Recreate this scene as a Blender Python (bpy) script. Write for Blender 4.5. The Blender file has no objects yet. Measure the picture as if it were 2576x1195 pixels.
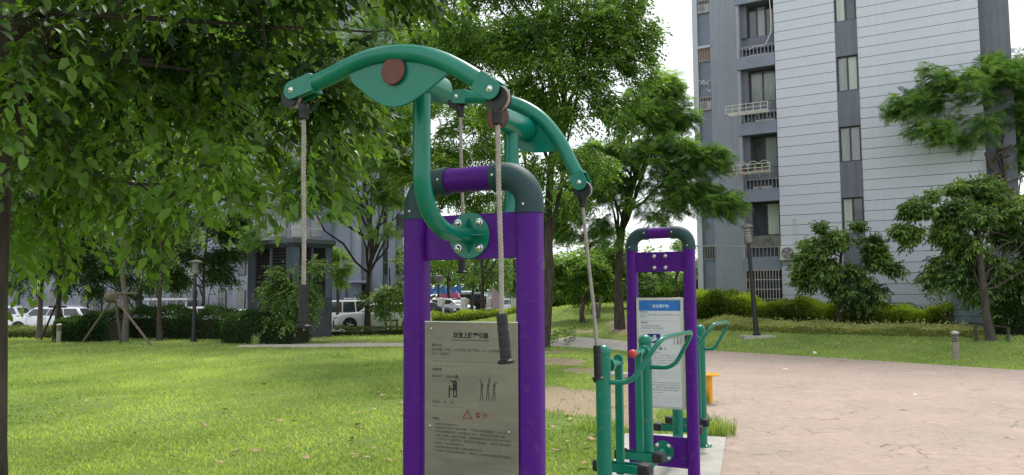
import bpy, bmesh, math, random
import numpy as np
from mathutils import Vector, Matrix

R = math.radians
scene = bpy.context.scene
COL = scene.collection
rnd = random.Random(7)

# ------------------------------------------------------------------ camera
CAM_H = 1.82
F = 1933.0; W0 = 2576.0; H0 = 1195.0
PITCH = math.atan(145.0 / F)
cam_data = bpy.data.cameras.new("camera")
cam_data.sensor_width = 36.0
cam_data.lens = F / W0 * 36.0
cam_data.clip_start = 0.05
cam_data.clip_end = 2000.0
cam = bpy.data.objects.new("camera", cam_data)
COL.objects.link(cam)
CAM_M = Matrix.Rotation(R(90) + PITCH, 4, 'X') @ Matrix.Rotation(-0.006, 4, 'Z')
cam.matrix_world = Matrix.Translation((0, 0, CAM_H)) @ CAM_M
scene.camera = cam
scene.render.resolution_x = 1024
scene.render.resolution_y = 475

# ------------------------------------------------------------------ world: bright overcast sky
SUN_EL, SUN_AZ = 58.0, 25.0            # azimuth clockwise from +Y (the viewing direction)
world = bpy.data.worlds.new("World")
scene.world = world
world.use_nodes = True
wn = world.node_tree.nodes; wl = world.node_tree.links
wn.clear()
w_out = wn.new("ShaderNodeOutputWorld")
w_mix = wn.new("ShaderNodeMixShader")
w_sky = wn.new("ShaderNodeTexSky"); w_sky.sky_type = 'NISHITA'; w_sky.sun_disc = False
w_sky.sun_elevation = R(SUN_EL); w_sky.sun_rotation = R(SUN_AZ)
w_sky.air_density = 1.0; w_sky.dust_density = 3.0
w_b1 = wn.new("ShaderNodeBackground"); w_b1.inputs[1].default_value = 0.10
w_b2 = wn.new("ShaderNodeBackground"); w_b2.inputs[0].default_value = (0.95, 0.975, 1.0, 1); w_b2.inputs[1].default_value = 1.2
w_mix.inputs[0].default_value = 0.8   # mostly a white cloud sheet over the clear sky
wl.new(w_sky.outputs[0], w_b1.inputs[0]); wl.new(w_b1.outputs[0], w_mix.inputs[1]); wl.new(w_b2.outputs[0], w_mix.inputs[2])
wl.new(w_mix.outputs[0], w_out.inputs[0])

sun_d = bpy.data.lights.new("sun", 'SUN')
sun_d.energy = 2.3; sun_d.angle = R(11); sun_d.color = (1.0, 0.96, 0.88)
sun = bpy.data.objects.new("sun", sun_d); COL.objects.link(sun)
sdir = Vector((math.sin(R(SUN_AZ)) * math.cos(R(SUN_EL)), math.cos(R(SUN_AZ)) * math.cos(R(SUN_EL)), math.sin(R(SUN_EL))))
sun.rotation_euler = sdir.to_track_quat('Z', 'Y').to_euler()
sun.location = sdir * 60

scene.view_settings.view_transform = 'Standard'
scene.view_settings.look = 'None'
scene.view_settings.exposure = 0.46
scene.view_settings.gamma = 1.0
scene.view_settings.use_curve_mapping = False
scene.render.engine = 'CYCLES'
scene.cycles.max_bounces = 6
scene.cycles.transparent_max_bounces = 8
scene.cycles.use_denoising = True

# ------------------------------------------------------------------ terrain and survey helpers
def smooth(a, b, x):
    t = np.clip((x - a) / (b - a), 0, 1)
    return t * t * (3 - 2 * t)

MOUNDS = [(3.8, 40, 1.15, 6.0, 9.0), (9.0, 44, 0.6, 5, 6), (-6.2, 31.0, 0.18, 1.6, 1.0), (1.15, 25.0, 0.22, 1.5, 0.9), (-16.2, 32.2, 0.15, 2.2, 1.0),
          (5.0, 32.0, 0.25, 1.6, 1.2)]
def gz(x, y):
    x = np.asarray(x, float); y = np.asarray(y, float)
    d = (x - 6.14) * .776 + (y - 25.1) * .6305
    z = 0.42 * smooth(0.2, 7, d) * smooth(5, 9, x)
    for mx, my, h, sx, sy in MOUNDS:
        z = z + h * np.exp(-((x - mx) / sx) ** 2 - ((y - my) / sy) ** 2) * smooth(0.0, 1.2, d + 1.5 * (x < 4.5))
    z = z - 0.4 * smooth(36, 44, y) * smooth(-4, -12, x)
    return z

def ray(u, v):
    d = Vector(((u - W0 / 2) / F, -(v - H0 / 2) / F, -1.0))
    return (CAM_M.to_3x3() @ d)
def U(u, v, Y):
    d = ray(u, v)
    return Vector((0, 0, CAM_H)) + d * (Y / d.y)
def G(u, v, lift=0.0):
    d = ray(u, v); last = None
    for i in range(1, 1600):
        Y = 3 + i * 0.1
        p = Vector((0, 0, CAM_H)) + d * (Y / d.y)
        if p.z <= float(gz(p.x, p.y)) + 1e-4:
            return Vector((p.x, p.y, float(gz(p.x, p.y)) + lift))
    return Vector((p.x, p.y, lift))
def onground(u, Y):
    p = U(u, 700, Y)
    return Vector((p.x, p.y, float(gz(p.x, p.y))))
def RP(u, v, P, n):
    """where the sight line through (u, v) meets the plane P, n"""
    d = ray(u, v); o = Vector((0, 0, CAM_H))
    return o + d * ((Vector(P) - o).dot(Vector(n)) / d.dot(Vector(n)))

# ------------------------------------------------------------------ materials
MATS = {}
def material(name, color, rough=0.6, metal=0.0, var=0.12, scale=6.0, bump=0.0, bscale=40.0, coat=0.0, spec=0.5, second=None, stretch=(1, 1, 1), detail=5, dust=0.0, dustcol=(.34, .32, .28), streak=0.0):
    if name in MATS: return MATS[name]
    m = bpy.data.materials.new(name); m.use_nodes = True
    nt = m.node_tree; b = nt.nodes["Principled BSDF"]
    b.inputs["Roughness"].default_value = rough
    b.inputs["Metallic"].default_value = metal
    b.inputs["Coat Weight"].default_value = coat
    b.inputs["Coat Roughness"].default_value = 0.08
    b.inputs["Specular IOR Level"].default_value = spec
    tc = nt.nodes.new("ShaderNodeTexCoord"); mp = nt.nodes.new("ShaderNodeMapping"); mp.inputs["Scale"].default_value = stretch
    nt.links.new(tc.outputs["Object"], mp.inputs[0])
    nz = nt.nodes.new("ShaderNodeTexNoise"); nz.inputs["Scale"].default_value = scale; nz.inputs["Detail"].default_value = detail
    nz.inputs["Roughness"].default_value = 0.65
    nt.links.new(mp.outputs[0], nz.inputs["Vector"])
    rp = nt.nodes.new("ShaderNodeValToRGB")
    c = np.array(color[:3], float)
    c2 = np.array(second, float) if second is not None else c * (1 + var)
    c1 = c * (1 - var)
    rp.color_ramp.elements[0].position = 0.3; rp.color_ramp.elements[1].position = 0.72
    rp.color_ramp.elements[0].color = (*c1, 1); rp.color_ramp.elements[1].color = (*c2, 1)
    nt.links.new(nz.outputs["Fac"], rp.inputs[0]); nt.links.new(rp.outputs[0], b.inputs["Base Color"])
    last = rp.outputs[0]
    if streak > 0:      # rain streaks running down the wall
        m2 = nt.nodes.new("ShaderNodeMapping"); m2.inputs["Scale"].default_value = (4.5, 4.5, .16); nt.links.new(tc.outputs["Object"], m2.inputs[0])
        n3 = nt.nodes.new("ShaderNodeTexNoise"); n3.inputs["Scale"].default_value = 1.6; n3.inputs["Detail"].default_value = 8; n3.inputs["Roughness"].default_value = .7; nt.links.new(m2.outputs[0], n3.inputs["Vector"])
        r3 = nt.nodes.new("ShaderNodeValToRGB"); r3.color_ramp.elements[0].position = .3; r3.color_ramp.elements[1].position = .55
        k3 = 1 - streak; r3.color_ramp.elements[0].color = (k3, k3, k3 * .98, 1); r3.color_ramp.elements[1].color = (1, 1, 1, 1); nt.links.new(n3.outputs["Fac"], r3.inputs[0])
        x3 = nt.nodes.new("ShaderNodeMix"); x3.data_type = 'RGBA'; x3.blend_type = 'MULTIPLY'; x3.inputs[0].default_value = 1; nt.links.new(last, x3.inputs[6]); nt.links.new(r3.outputs[0], x3.inputs[7]); last = x3.outputs[2]
        nt.links.new(last, b.inputs["Base Color"])
    if dust > 0:        # dust, chips and scuffs
        n3 = nt.nodes.new("ShaderNodeTexNoise"); n3.inputs["Scale"].default_value = 13; n3.inputs["Detail"].default_value = 10; n3.inputs["Roughness"].default_value = .78; nt.links.new(tc.outputs["Object"], n3.inputs["Vector"])
        r3 = nt.nodes.new("ShaderNodeValToRGB"); r3.color_ramp.elements[0].position = .56; r3.color_ramp.elements[1].position = .78
        r3.color_ramp.elements[0].color = (0, 0, 0, 1); r3.color_ramp.elements[1].color = (dust, dust, dust, 1); nt.links.new(n3.outputs["Fac"], r3.inputs[0])
        x3 = nt.nodes.new("ShaderNodeMix"); x3.data_type = 'RGBA'; nt.links.new(r3.outputs[0], x3.inputs[0]); nt.links.new(last, x3.inputs[6]); x3.inputs[7].default_value = (*dustcol, 1); last = x3.outputs[2]
        nt.links.new(last, b.inputs["Base Color"])
        r4 = nt.nodes.new("ShaderNodeMapRange"); r4.inputs["To Min"].default_value = rough * .8; r4.inputs["To Max"].default_value = min(1, rough * 1.5); nt.links.new(n3.outputs["Fac"], r4.inputs["Value"]); nt.links.new(r4.outputs[0], b.inputs["Roughness"])
    if bump > 0:
        n2 = nt.nodes.new("ShaderNodeTexNoise"); n2.inputs["Scale"].default_value = bscale; n2.inputs["Detail"].default_value = 4
        nt.links.new(mp.outputs[0], n2.inputs["Vector"])
        bp = nt.nodes.new("ShaderNodeBump"); bp.inputs["Strength"].default_value = bump; bp.inputs["Distance"].default_value = 0.01
        nt.links.new(n2.outputs["Fac"], bp.inputs["Height"]); nt.links.new(bp.outputs[0], b.inputs["Normal"])
    MATS[name] = m
    return m

def leaf_material(name, dark, light, trans=0.35, rough=0.45, spec=0.4):
    """leaf colour runs from dark to light by each leaf's own 'tint' value"""
    if name in MATS: return MATS[name]
    m = bpy.data.materials.new(name); m.use_nodes = True
    nt = m.node_tree; b = nt.nodes["Principled BSDF"]; out = nt.nodes["Material Output"]
    at = nt.nodes.new("ShaderNodeAttribute"); at.attribute_name = "tint"
    rp = nt.nodes.new("ShaderNodeValToRGB")
    rp.color_ramp.elements[0].color = (*dark, 1); rp.color_ramp.elements[1].color = (*light, 1)
    nt.links.new(at.outputs["Fac"], rp.inputs[0])
    b.inputs["Roughness"].default_value = rough; b.inputs["Specular IOR Level"].default_value = spec
    nt.links.new(rp.outputs[0], b.inputs["Base Color"])
    tr = nt.nodes.new("ShaderNodeBsdfTranslucent")
    gm = nt.nodes.new("ShaderNodeMix"); gm.data_type = 'RGBA'; gm.blend_type = 'MULTIPLY'; gm.inputs[0].default_value = 1.0
    nt.links.new(rp.outputs[0], gm.inputs[6]); gm.inputs[7].default_value = (2.2, 2.1, 0.9, 1)
    nt.links.new(gm.outputs[2], tr.inputs[0])
    mx = nt.nodes.new("ShaderNodeMixShader"); mx.inputs[0].default_value = trans
    nt.links.new(b.outputs[0], mx.inputs[1]); nt.links.new(tr.outputs[0], mx.inputs[2])
    nt.links.new(mx.outputs[0], out.inputs["Surface"])
    MATS[name] = m
    return m

def glass_material(name, tint=(0.6, 0.7, 0.72), alpha=0.35, rough=0.03):
    if name in MATS: return MATS[name]
    m = bpy.data.materials.new(name); m.use_nodes = True
    nt = m.node_tree; b = nt.nodes["Principled BSDF"]; out = nt.nodes["Material Output"]
    b.inputs["Base Color"].default_value = (*tint, 1); b.inputs["Roughness"].default_value = rough
    b.inputs["Specular IOR Level"].default_value = 0.8
    t = nt.nodes.new("ShaderNodeBsdfTransparent"); t.inputs[0].default_value = (0.88, 0.93, 0.92, 1)
    mx = nt.nodes.new("ShaderNodeMixShader"); mx.inputs[0].default_value = alpha
    nt.links.new(t.outputs[0], mx.inputs[1]); nt.links.new(b.outputs[0], mx.inputs[2]); nt.links.new(mx.outputs[0], out.inputs["Surface"])
    MATS[name] = m
    return m

# ------------------------------------------------------------------ mesh builder
class MB:
    def __init__(s): s.v = []; s.f = []
    def add(s, vs, fs):
        n = len(s.v); s.v += [Vector(p) for p in vs]; s.f += [tuple(i + n for i in f) for f in fs]; return s
    def box(s, c, size, M=None):
        a, b, d = size[0] / 2, size[1] / 2, size[2] / 2
        vs = [Vector((x * a, y * b, z * d)) for z in (-1, 1) for x, y in ((-1, -1), (1, -1), (1, 1), (-1, 1))]
        if M is not None: vs = [M @ p for p in vs]
        vs = [p + Vector(c) for p in vs]
        return s.add(vs, [(3, 2, 1, 0), (4, 5, 6, 7), (0, 1, 5, 4), (1, 2, 6, 5), (2, 3, 7, 6), (3, 0, 4, 7)])
    def b2(s, lo, hi):
        lo = Vector(lo); hi = Vector(hi)
        return s.box((lo + hi) / 2, hi - lo)
    def tube(s, pts, rad, n=12, caps=True, squash=None):
        pts = [Vector(p) for p in pts]; m = len(pts)
        if not isinstance(rad, (list, tuple)): rad = [rad] * m
        rings = []; prev = None
        for i, p in enumerate(pts):
            t = (pts[min(i + 1, m - 1)] - pts[max(i - 1, 0)])
            if t.length < 1e-9: t = Vector((0, 0, 1))
            t.normalize()
            if prev is None:
                ref = Vector((0, 0, 1)) if abs(t.z) < 0.9 else Vector((1, 0, 0))
                a = t.cross(ref).normalized()
            else:
                a = (prev - t * prev.dot(t)).normalized()
            prev = a; b = t.cross(a)
            rings.append([p + (a * math.cos(k * 2 * math.pi / n) + b * math.sin(k * 2 * math.pi / n)) * rad[i] for k in range(n)])
        vs = [q for r_ in rings for q in r_]; fs = []
        for i in range(m - 1):
            for k in range(n):
                k2 = (k + 1) % n
                fs.append((i * n + k, i * n + k2, (i + 1) * n + k2, (i + 1) * n + k))
        if caps:
            fs.append(tuple(range(n))[::-1]); fs.append(tuple((m - 1) * n + k for k in range(n)))
        return s.add(vs, fs)
    def cyl(s, a, b, r0, r1=None, n=16): return s.tube([a, b], [r0, r0 if r1 is None else r1], n)
    def lathe(s, prof, n=20, M=None, o=(0, 0, 0)):
        """prof: (radius, z) from bottom to top, about z"""
        vs = []; fs = []
        for r_, z in prof:
            for k in range(n):
                a = k * 2 * math.pi / n; vs.append(Vector((r_ * math.cos(a), r_ * math.sin(a), z)))
        m = len(prof)
        for i in range(m - 1):
            for k in range(n):
                k2 = (k + 1) % n; fs.append((i * n + k, i * n + k2, (i + 1) * n + k2, (i + 1) * n + k))
        fs.append(tuple(range(n))[::-1]); fs.append(tuple((m - 1) * n + k for k in range(n)))
        if M is not None: vs = [M @ p for p in vs]
        return s.add([p + Vector(o) for p in vs], fs)
    def prism(s, outline, depth_vec, closed=True):
        """outline: 3D points (planar), extruded by depth_vec"""
        n = len(outline); d = Vector(depth_vec)
        vs = [Vector(p) for p in outline] + [Vector(p) + d for p in outline]
        fs = [tuple(range(n))[::-1], tuple(range(n, 2 * n))] + [(k, (k + 1) % n, (k + 1) % n + n, k + n) for k in range(n)]
        return s.add(vs, fs)
    def mesh(s, name, smooth_angle=40):
        me = bpy.data.meshes.new(name); me.from_pydata([tuple(p) for p in s.v], [], s.f)
        bm = bmesh.new(); bm.from_mesh(me); bmesh.ops.recalc_face_normals(bm, faces=bm.faces); bm.to_mesh(me); bm.free()
        if smooth_angle:
            me.shade_smooth(); me.set_sharp_from_angle(angle=R(smooth_angle))
        return me

def axis_matrix(ex, ey, ez):
    return Matrix((ex, ey, ez)).transposed()
def link(o, parent=None):
    COL.objects.link(o)
    if parent is not None: o.parent = parent
    return o
def tag(o, label=None, cat=None, group=None, kind=None):
    if label: o["label"] = label
    if cat: o["category"] = cat
    if group: o["group"] = group
    if kind: o["kind"] = kind
    return o
def thing(name, label, cat, loc=(0, 0, 0), rotz=0.0, group=None):
    o = bpy.data.objects.new(name, None); o.empty_display_size = 0.2
    o.location = loc; o.rotation_euler = (0, 0, rotz)
    link(o); tag(o, label, cat, group)
    return o
def build(name, mb, mat, parent=None, bevel=0.0, label=None, kind=None, smooth_angle=40, world_pts=False):
    """one mesh object; geometry local to parent, unless world_pts: then it is moved into the parent's frame"""
    if world_pts and parent is not None:
        M = (Matrix.Translation(parent.location) @ parent.rotation_euler.to_matrix().to_4x4()).inverted()
        mb.v = [M @ p for p in mb.v]
    me = mb.mesh(name, smooth_angle)
    me.materials.append(mat)
    o = bpy.data.objects.new(name, me); link(o, parent)
    if bevel:
        b = o.modifiers.new("bevel", 'BEVEL'); b.width = bevel; b.segments = 2; b.limit_method = 'ANGLE'; b.angle_limit = R(40)
    if label: o["label"] = label
    if kind: o["kind"] = kind
    return o
def share(src, parent, name=None, loc=None, rot=None):
    o = src.copy(); link(o, parent)
    if name: o.name = name
    if loc is not None: o.location = loc
    if rot is not None: o.rotation_euler = rot
    return o
def copy_tree(o, parent=None):
    c = o.copy(); link(c); c.parent = parent
    for ch in [x for x in bpy.data.objects if x.parent == o]: copy_tree(ch, c)
    return c
def top_mesh(name, mb, mat, label, cat, loc, group=None, rotz=0, **k):
    M = (Matrix.Translation(loc) @ Matrix.Rotation(rotz, 4, 'Z')).inverted()
    if k.pop("world_pts", True): mb.v = [M @ p for p in mb.v]
    o = build(name, mb, mat, None, **k); o.location = loc; o.rotation_euler = (0, 0, rotz)
    return tag(o, label, cat, group)

def fast_mesh(name, V, T, tint=None, mat=None, parent=None, kind=None, quads=False):
    me = bpy.data.meshes.new(name)
    k = T.shape[1]
    me.vertices.add(len(V)); me.vertices.foreach_set("co", np.ascontiguousarray(V, np.float32).ravel())
    me.loops.add(T.size); me.loops.foreach_set("vertex_index", np.ascontiguousarray(T, np.int32).ravel())
    me.polygons.add(len(T)); me.polygons.foreach_set("loop_start", np.arange(0, T.size, k, dtype=np.int32))
    me.update(calc_edges=True)
    if tint is not None:
        a = me.attributes.new("tint", 'FLOAT', 'POINT'); a.data.foreach_set("value", np.ascontiguousarray(tint, np.float32))
    if mat: me.materials.append(mat)
    o = bpy.data.objects.new(name, me); link(o, parent)
    if kind: o["kind"] = kind
    return o

# ------------------------------------------------------------------ leaves
def tmpl_leaf(w=0.42, fold=0.12, droop=0.12):
    V = np.array([[0, 0, 0], [w * .5, .42, fold], [0, .45, 0], [-w * .5, .42, fold], [0, 1, -droop], [w*.34, .76, fold*.4-droop*.5], [-w*.34, .76, fold*.4-droop*.5]], float)
    T = np.array([[0, 1, 2], [0, 2, 3], [1, 5, 2], [5, 4, 2], [2, 4, 6], [2, 6, 3]])
    return V, T
def tmpl_leaf_small(w=0.45, fold=0.1, droop=0.1):
    V = np.array([[0, 0, 0], [w * .5, .45, fold], [0, 1, -droop], [-w * .5, .45, fold]], float)
    T = np.array([[0, 1, 2], [0, 2, 3]])
    return V, T
def tmpl_frond(pairs=8, w=0.055, spread=0.30, droop=0.25):
    V = []; T = []
    for i in range(pairs):
        t = 0.12 + 0.88 * i / (pairs - 1); L = spread * (1 - 0.75 * (abs(t - .45) ** 1.6)) * (1 if t < .9 else .7)
        z = -droop * t * t
        for sgn in (-1, 1):
            n = len(V)
            V += [[0, t - w * .5, z], [0, t + w * .5, z], [sgn * L * .9, t + .16 + w * .45, z - .05], [sgn * L, t + .13, z - .07]]
            T += [[n, n + 1, n + 2], [n, n + 2, n + 3]]
    return np.array(V, float), np.array(T)

def norm(a): return a / np.maximum(np.linalg.norm(a, axis=1, keepdims=True), 1e-9)
def place_leaves(pos, fdir, up, size, tint, tmpl):
    TV, TT = tmpl
    f = norm(fdir); s = norm(np.cross(f, up)); n = np.cross(s, f)
    K = len(pos); m = len(TV)
    V = pos[:, None, :] + size[:, None, None] * (s[:, None, :] * TV[None, :, 0, None] + f[:, None, :] * TV[None, :, 1, None] + n[:, None, :] * TV[None, :, 2, None])
    T = TT[None] + (np.arange(K) * m)[:, None, None]
    return V.reshape(-1, 3), T.reshape(-1, 3), np.repeat(tint, m)

def sprays(rg, C, rad, n_sprays, m, length, leaf, tmpl, droop=0.35, rise=0.0, center=None, tone=0.4, tonevar=0.22, flat=0.6, shell=0.65, weights=None):
    """C: clump centres (K,3), rad: (K,3) radii. returns leaf mesh arrays plus spray base/tip arrays"""
    K = len(C)
    w = weights if weights is not None else rad.prod(axis=1) ** (2 / 3)
    idx = rg.choice(K, n_sprays, p=w / w.sum())
    d = norm(rg.normal(size=(n_sprays, 3)))
    rr = (shell + (1 - shell) * rg.random(n_sprays)) * rg.random(n_sprays) ** 0.28
    base = C[idx] + d * rad[idx] * rr[:, None]
    ctr = C.mean(axis=0) if center is None else np.asarray(center)
    out = norm(base - C[idx] + 0.35 * (base - ctr) * np.array([1, 1, .5]) / np.maximum(np.linalg.norm(base - ctr, axis=1, keepdims=True), .1))
    sd = out * np.array([1, 1, flat]) + rg.normal(size=(n_sprays, 3)) * .35
    sd[:, 2] += rise - droop * .5
    sd = norm(sd)
    L = length * (0.6 + 0.8 * rg.random(n_sprays))
    t = (np.arange(m) + .5) / m
    pos = base[:, None] + sd[:, None] * (L[:, None] * t[None])[..., None]
    pos[..., 2] -= droop * L[:, None] * (t[None] ** 2)
    side = norm(np.cross(sd, np.array([0, 0, 1.0]) + rg.normal(size=(n_sprays, 3)) * .2))
    alt = np.where(np.arange(m) % 2 == 0, 1.0, -1.0)
    alt[-1] *= 0.15
    fd = sd[:, None] * .75 + side[:, None] * alt[None, :, None] * .8 + rg.normal(size=(n_sprays, m, 3)) * .25
    fd[..., 2] -= (droop + rise * .8) * (0.5 + rg.random((n_sprays, m)))
    up = np.array([0, 0, 1.0]) + rg.normal(size=(n_sprays, m, 3)) * .45
    size = leaf * (0.65 + 0.6 * rg.random((n_sprays, m)))
    ct = rg.normal(size=K) * tonevar * .6
    st = rg.normal(size=n_sprays) * tonevar
    hgt = (base[:, 2] - C[:, 2].min()) / max(1e-3, (C[:, 2].max() - C[:, 2].min() + 1))
    tint = np.clip(tone + ct[idx][:, None] + st[:, None] + rg.normal(size=(n_sprays, m)) * .08, 0, 1)
    V, T, tt = place_leaves(pos.reshape(-1, 3), fd.reshape(-1, 3), up.reshape(-1, 3), size.ravel(), tint.ravel(), tmpl)
    return V, T, tt, base, pos[:, -1]

def bez(a, b, c, n=8):
    a, b, c = Vector(a), Vector(b), Vector(c)
    return [a * (1 - t) ** 2 + b * 2 * t * (1 - t) + c * t * t for t in [i / (n - 1) for i in range(n)]]
def wiggle(pts, amp, rg):
    return [p if i in (0,) else p + Vector(rg.normal(size=3) * amp) for i, p in enumerate(pts)]

def tree(name, label, base, trunk_top, r0, clumps, kind, leaf_mat, bark, n_sprays=1500, group=None, seed=1, limbs=10, lean_pts=None, twigs=200, tone=0.4, trunk_n=9, tonevar=0.22, cat="tree", limb_start=0.45, limb_r=0.4):
    """clumps: list of (x,y,z,rx,ry,rz) in world space"""
    rg = np.random.default_rng(seed)
    base = Vector(base)
    root = thing(name, label, cat, base, 0, group)
    C = np.array([c[:3] for c in clumps], float); Rr = np.array([c[3:] for c in clumps], float)
    path = lean_pts or [base + (Vector(trunk_top) - base) * (i / 6) for i in range(7)]
    path = [Vector(p) for p in path]
    path = [path[0] - Vector((0, 0, .1))] + wiggle(path, r0 * .35, rg)[1:]
    n = len(path)
    radii = [r0 * (1.35 if i == 0 else 1.0) * (1 - 0.6 * i / (n - 1)) for i in range(n)]
    mb = MB(); mb.tube(path, radii, trunk_n)
    build("trunk", mb, bark, root, world_pts=True, smooth_angle=80)
    order = sorted(range(len(C)), key=lambda i: -Rr[i].prod())[:limbs]
    for i in order:
        c = Vector(C[i]); f = limb_start + (1 - limb_start) * rg.random() * .9
        k = min(int(f * (n - 1)), n - 2); a = path[k].lerp(path[k + 1], f * (n - 1) - k)
        if a.z > c.z + .3:
            a = path[max(1, int(limb_start * (n - 1)))]
        mid = a.lerp(c, .5) + Vector((0, 0, (c - a).length * (-.05 + .2 * rg.random()))) + Vector(rg.normal(size=3) * .12 * (c - a).length * .5)
        pts = wiggle(bez(a, mid, c, 8), (c - a).length * .012, rg)
        rr0 = r0 * limb_r * (0.7 + .5 * rg.random())
        lm = MB(); lm.tube(pts, [rr0 * (1 - .8 * j / 7) for j in range(8)], 6)
        build("branch", lm, bark, root, world_pts=True, smooth_angle=80)
    P = dict(
        camphor=dict(m=7, length=.42, leaf=.13, tmpl=tmpl_leaf_small(.5), droop=.35),
        big=dict(m=8, length=.34, leaf=.105, tmpl=tmpl_leaf(.5), droop=.5),
        lance=dict(m=7, length=.34, leaf=.17, tmpl=tmpl_leaf_small(.40, .08, .2), droop=.3, flat=1.0, rise=.55),
        frond=dict(m=5, length=.38, leaf=.24, tmpl=tmpl_frond(7, .075, .42, .18), droop=.22, flat=.35),
        small=dict(m=7, length=.22, leaf=.075, tmpl=tmpl_leaf_small(.5), droop=.2),
    )[kind]
    V, T, tt, sb, st = sprays(rg, C, Rr, n_sprays, tone=tone, tonevar=tonevar, **P)
    V = V - np.array(base)
    fast_mesh("crown", V, T, tt, leaf_mat, root, kind="stuff")
    # twigs: thin stems from the clump hearts out to the sprays, one joined part
    if twigs:
        sel = rg.choice(len(sb), min(twigs, len(sb)), replace=False)
        tw = MB()
        for j in sel:
            b_ = Vector(sb[j]); t_ = Vector(st[j]); k = int(np.argmin(((C - sb[j]) ** 2).sum(1)))
            a = Vector(C[k]); mid = a.lerp(b_, .5) + Vector((0, 0, .1 * (b_ - a).length))
            tw.tube([a, mid, b_, t_], [.016, .011, .007, .003], 3, caps=False)
        build("twigs", tw, bark, root, world_pts=True, kind="stuff", smooth_angle=0)
    return root

def blob_crown(rg, c, r, k, cr=(.35, .5), flat=1.0, lower=-1.0):
    """clump centres filling an ellipsoid shell-ish"""
    out = []
    while len(out) < k:
        d = rg.normal(size=3); d /= np.linalg.norm(d)
        if d[2] < lower: continue
        q = np.array(c) + d * np.array(r) * (0.25 + .75 * rg.random() ** .5) * .85
        s = rg.uniform(*cr) * min(r)
        out.append((q[0], q[1], q[2], s * 1.15, s * 1.15, s * .8 * flat))
    return out

# ================================================================== GROUND
LAWN_DIRT = [(1.2, 13.4, 1.15, 2.2), (2.4, 14.6, .9, 2.9), (.75, 14.9, .6, 1.1), (1.7, 11.6, .5, 1.0), (1.2, 21.2, 1.0, 1.5), (1.9, 18.6, .8, 1.4), (-9.3, 32.5, 2.0, .9), (-6.2, 30.6, 1.5, .8), (5.0, 31.0, 1.6, 2.0), (2.2, 30.5, 1.6, .6), (1.2, 25.0, 1.2, .8)]
def dirt(x, y):
    x = np.asarray(x, float); y = np.asarray(y, float); d = np.zeros_like(x)
    wob = .24 * np.sin(x * 5.1 + y * 1.7) * np.sin(y * 2.9 - x * 2.2) + .12 * np.sin(x * 11 + 3) * np.sin(y * 7.3 + x) + .10 * np.sin(x * 2.3 + y * 3.9)
    for cx, cy, a, b in LAWN_DIRT:
        d = np.maximum(d, .8 - .8 * ((x - cx) / a) ** 2 - .8 * ((y - cy) / b) ** 2)
    return np.clip(d + wob * (d > 0) + .25 * wob * (d <= 0), 0, 1)
PLAZA = [(-.2, -3), (.3, 0), (.9, 4), (1.3, 5.3), (2.03, 7.71), (2.67, 9.8), (3.0, 12.2), (3.75, 15.5), (4.6, 19), (5.2, 22), (6.14, 25.1), (8.6, 22.2), (11.95, 17.95), (16.2, 12.7), (22, 5.6), (28, -3)]
PAD = [(1.0, 4.1), (1.3, 5.3), (2.03, 7.71), (2.67, 9.8), (2.2, 10.0), (1.45, 10.1), (.95, 7.9), (.42, 5.9), (.1, 4.3)]
PATH = [(-10.2, 29.1), (-6, 29.7), (-1, 29.9), (2.2, 29.2), (4.0, 27.4), (5.6, 24.6), (5.25, 22.2), (3.6, 25.0), (1.8, 27.2), (-1, 27.9), (-6, 27.75), (-10, 27.9)]
LOT = [(-48, 39.2), (-12, 38.6), (-7.5, 38.4), (-7.0, 57), (2.0, 57.5), (3.0, 92), (-48, 92)]
def inside(poly, x, y):
    x = np.asarray(x); y = np.asarray(y); c = np.zeros(x.shape, bool); n = len(poly)
    for i in range(n):
        x1, y1 = poly[i]; x2, y2 = poly[(i + 1) % n]
        if y1 == y2: continue
        t = ((y1 > y) != (y2 > y)) & (x < (x2 - x1) * (y - y1) / (y2 - y1) + x1)
        c ^= t
    return c

def warp(a, b, n, c, k):
    t = np.linspace(-1, 1, n); s = np.sinh(k * t) / np.sinh(k)
    return np.where(s < 0, c + s * (c - a), c + s * (b - c))
gx = warp(-260, 260, 250, 0, 4.5); gy = warp(-40, 520, 330, 22, 4.0)
XX, YY = np.meshgrid(gx, gy)
ZZ = gz(XX, YY)
nn = np.sin(XX * 1.7 + YY * .6) * np.sin(YY * 1.3 - XX * .4) + .5 * np.sin(XX * 4.1 + 1) * np.sin(YY * 3.7)
flatm = inside(PLAZA, XX, YY) | inside(PAD, XX, YY)
ZZ = ZZ + np.where(flatm, -.03, nn * .012 - .004) - .09 * np.maximum(dirt(XX, YY) - .1, 0) * (np.hypot(XX - 1.6, YY - 14) < 3.2)
V = np.stack([XX.ravel(), YY.ravel(), ZZ.ravel()], 1)
ny, nx = XX.shape
ii = (np.arange(ny - 1)[:, None] * nx + np.arange(nx - 1)[None]).ravel()
Q = np.stack([ii, ii + 1, ii + nx + 1, ii + nx], 1)

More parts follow.
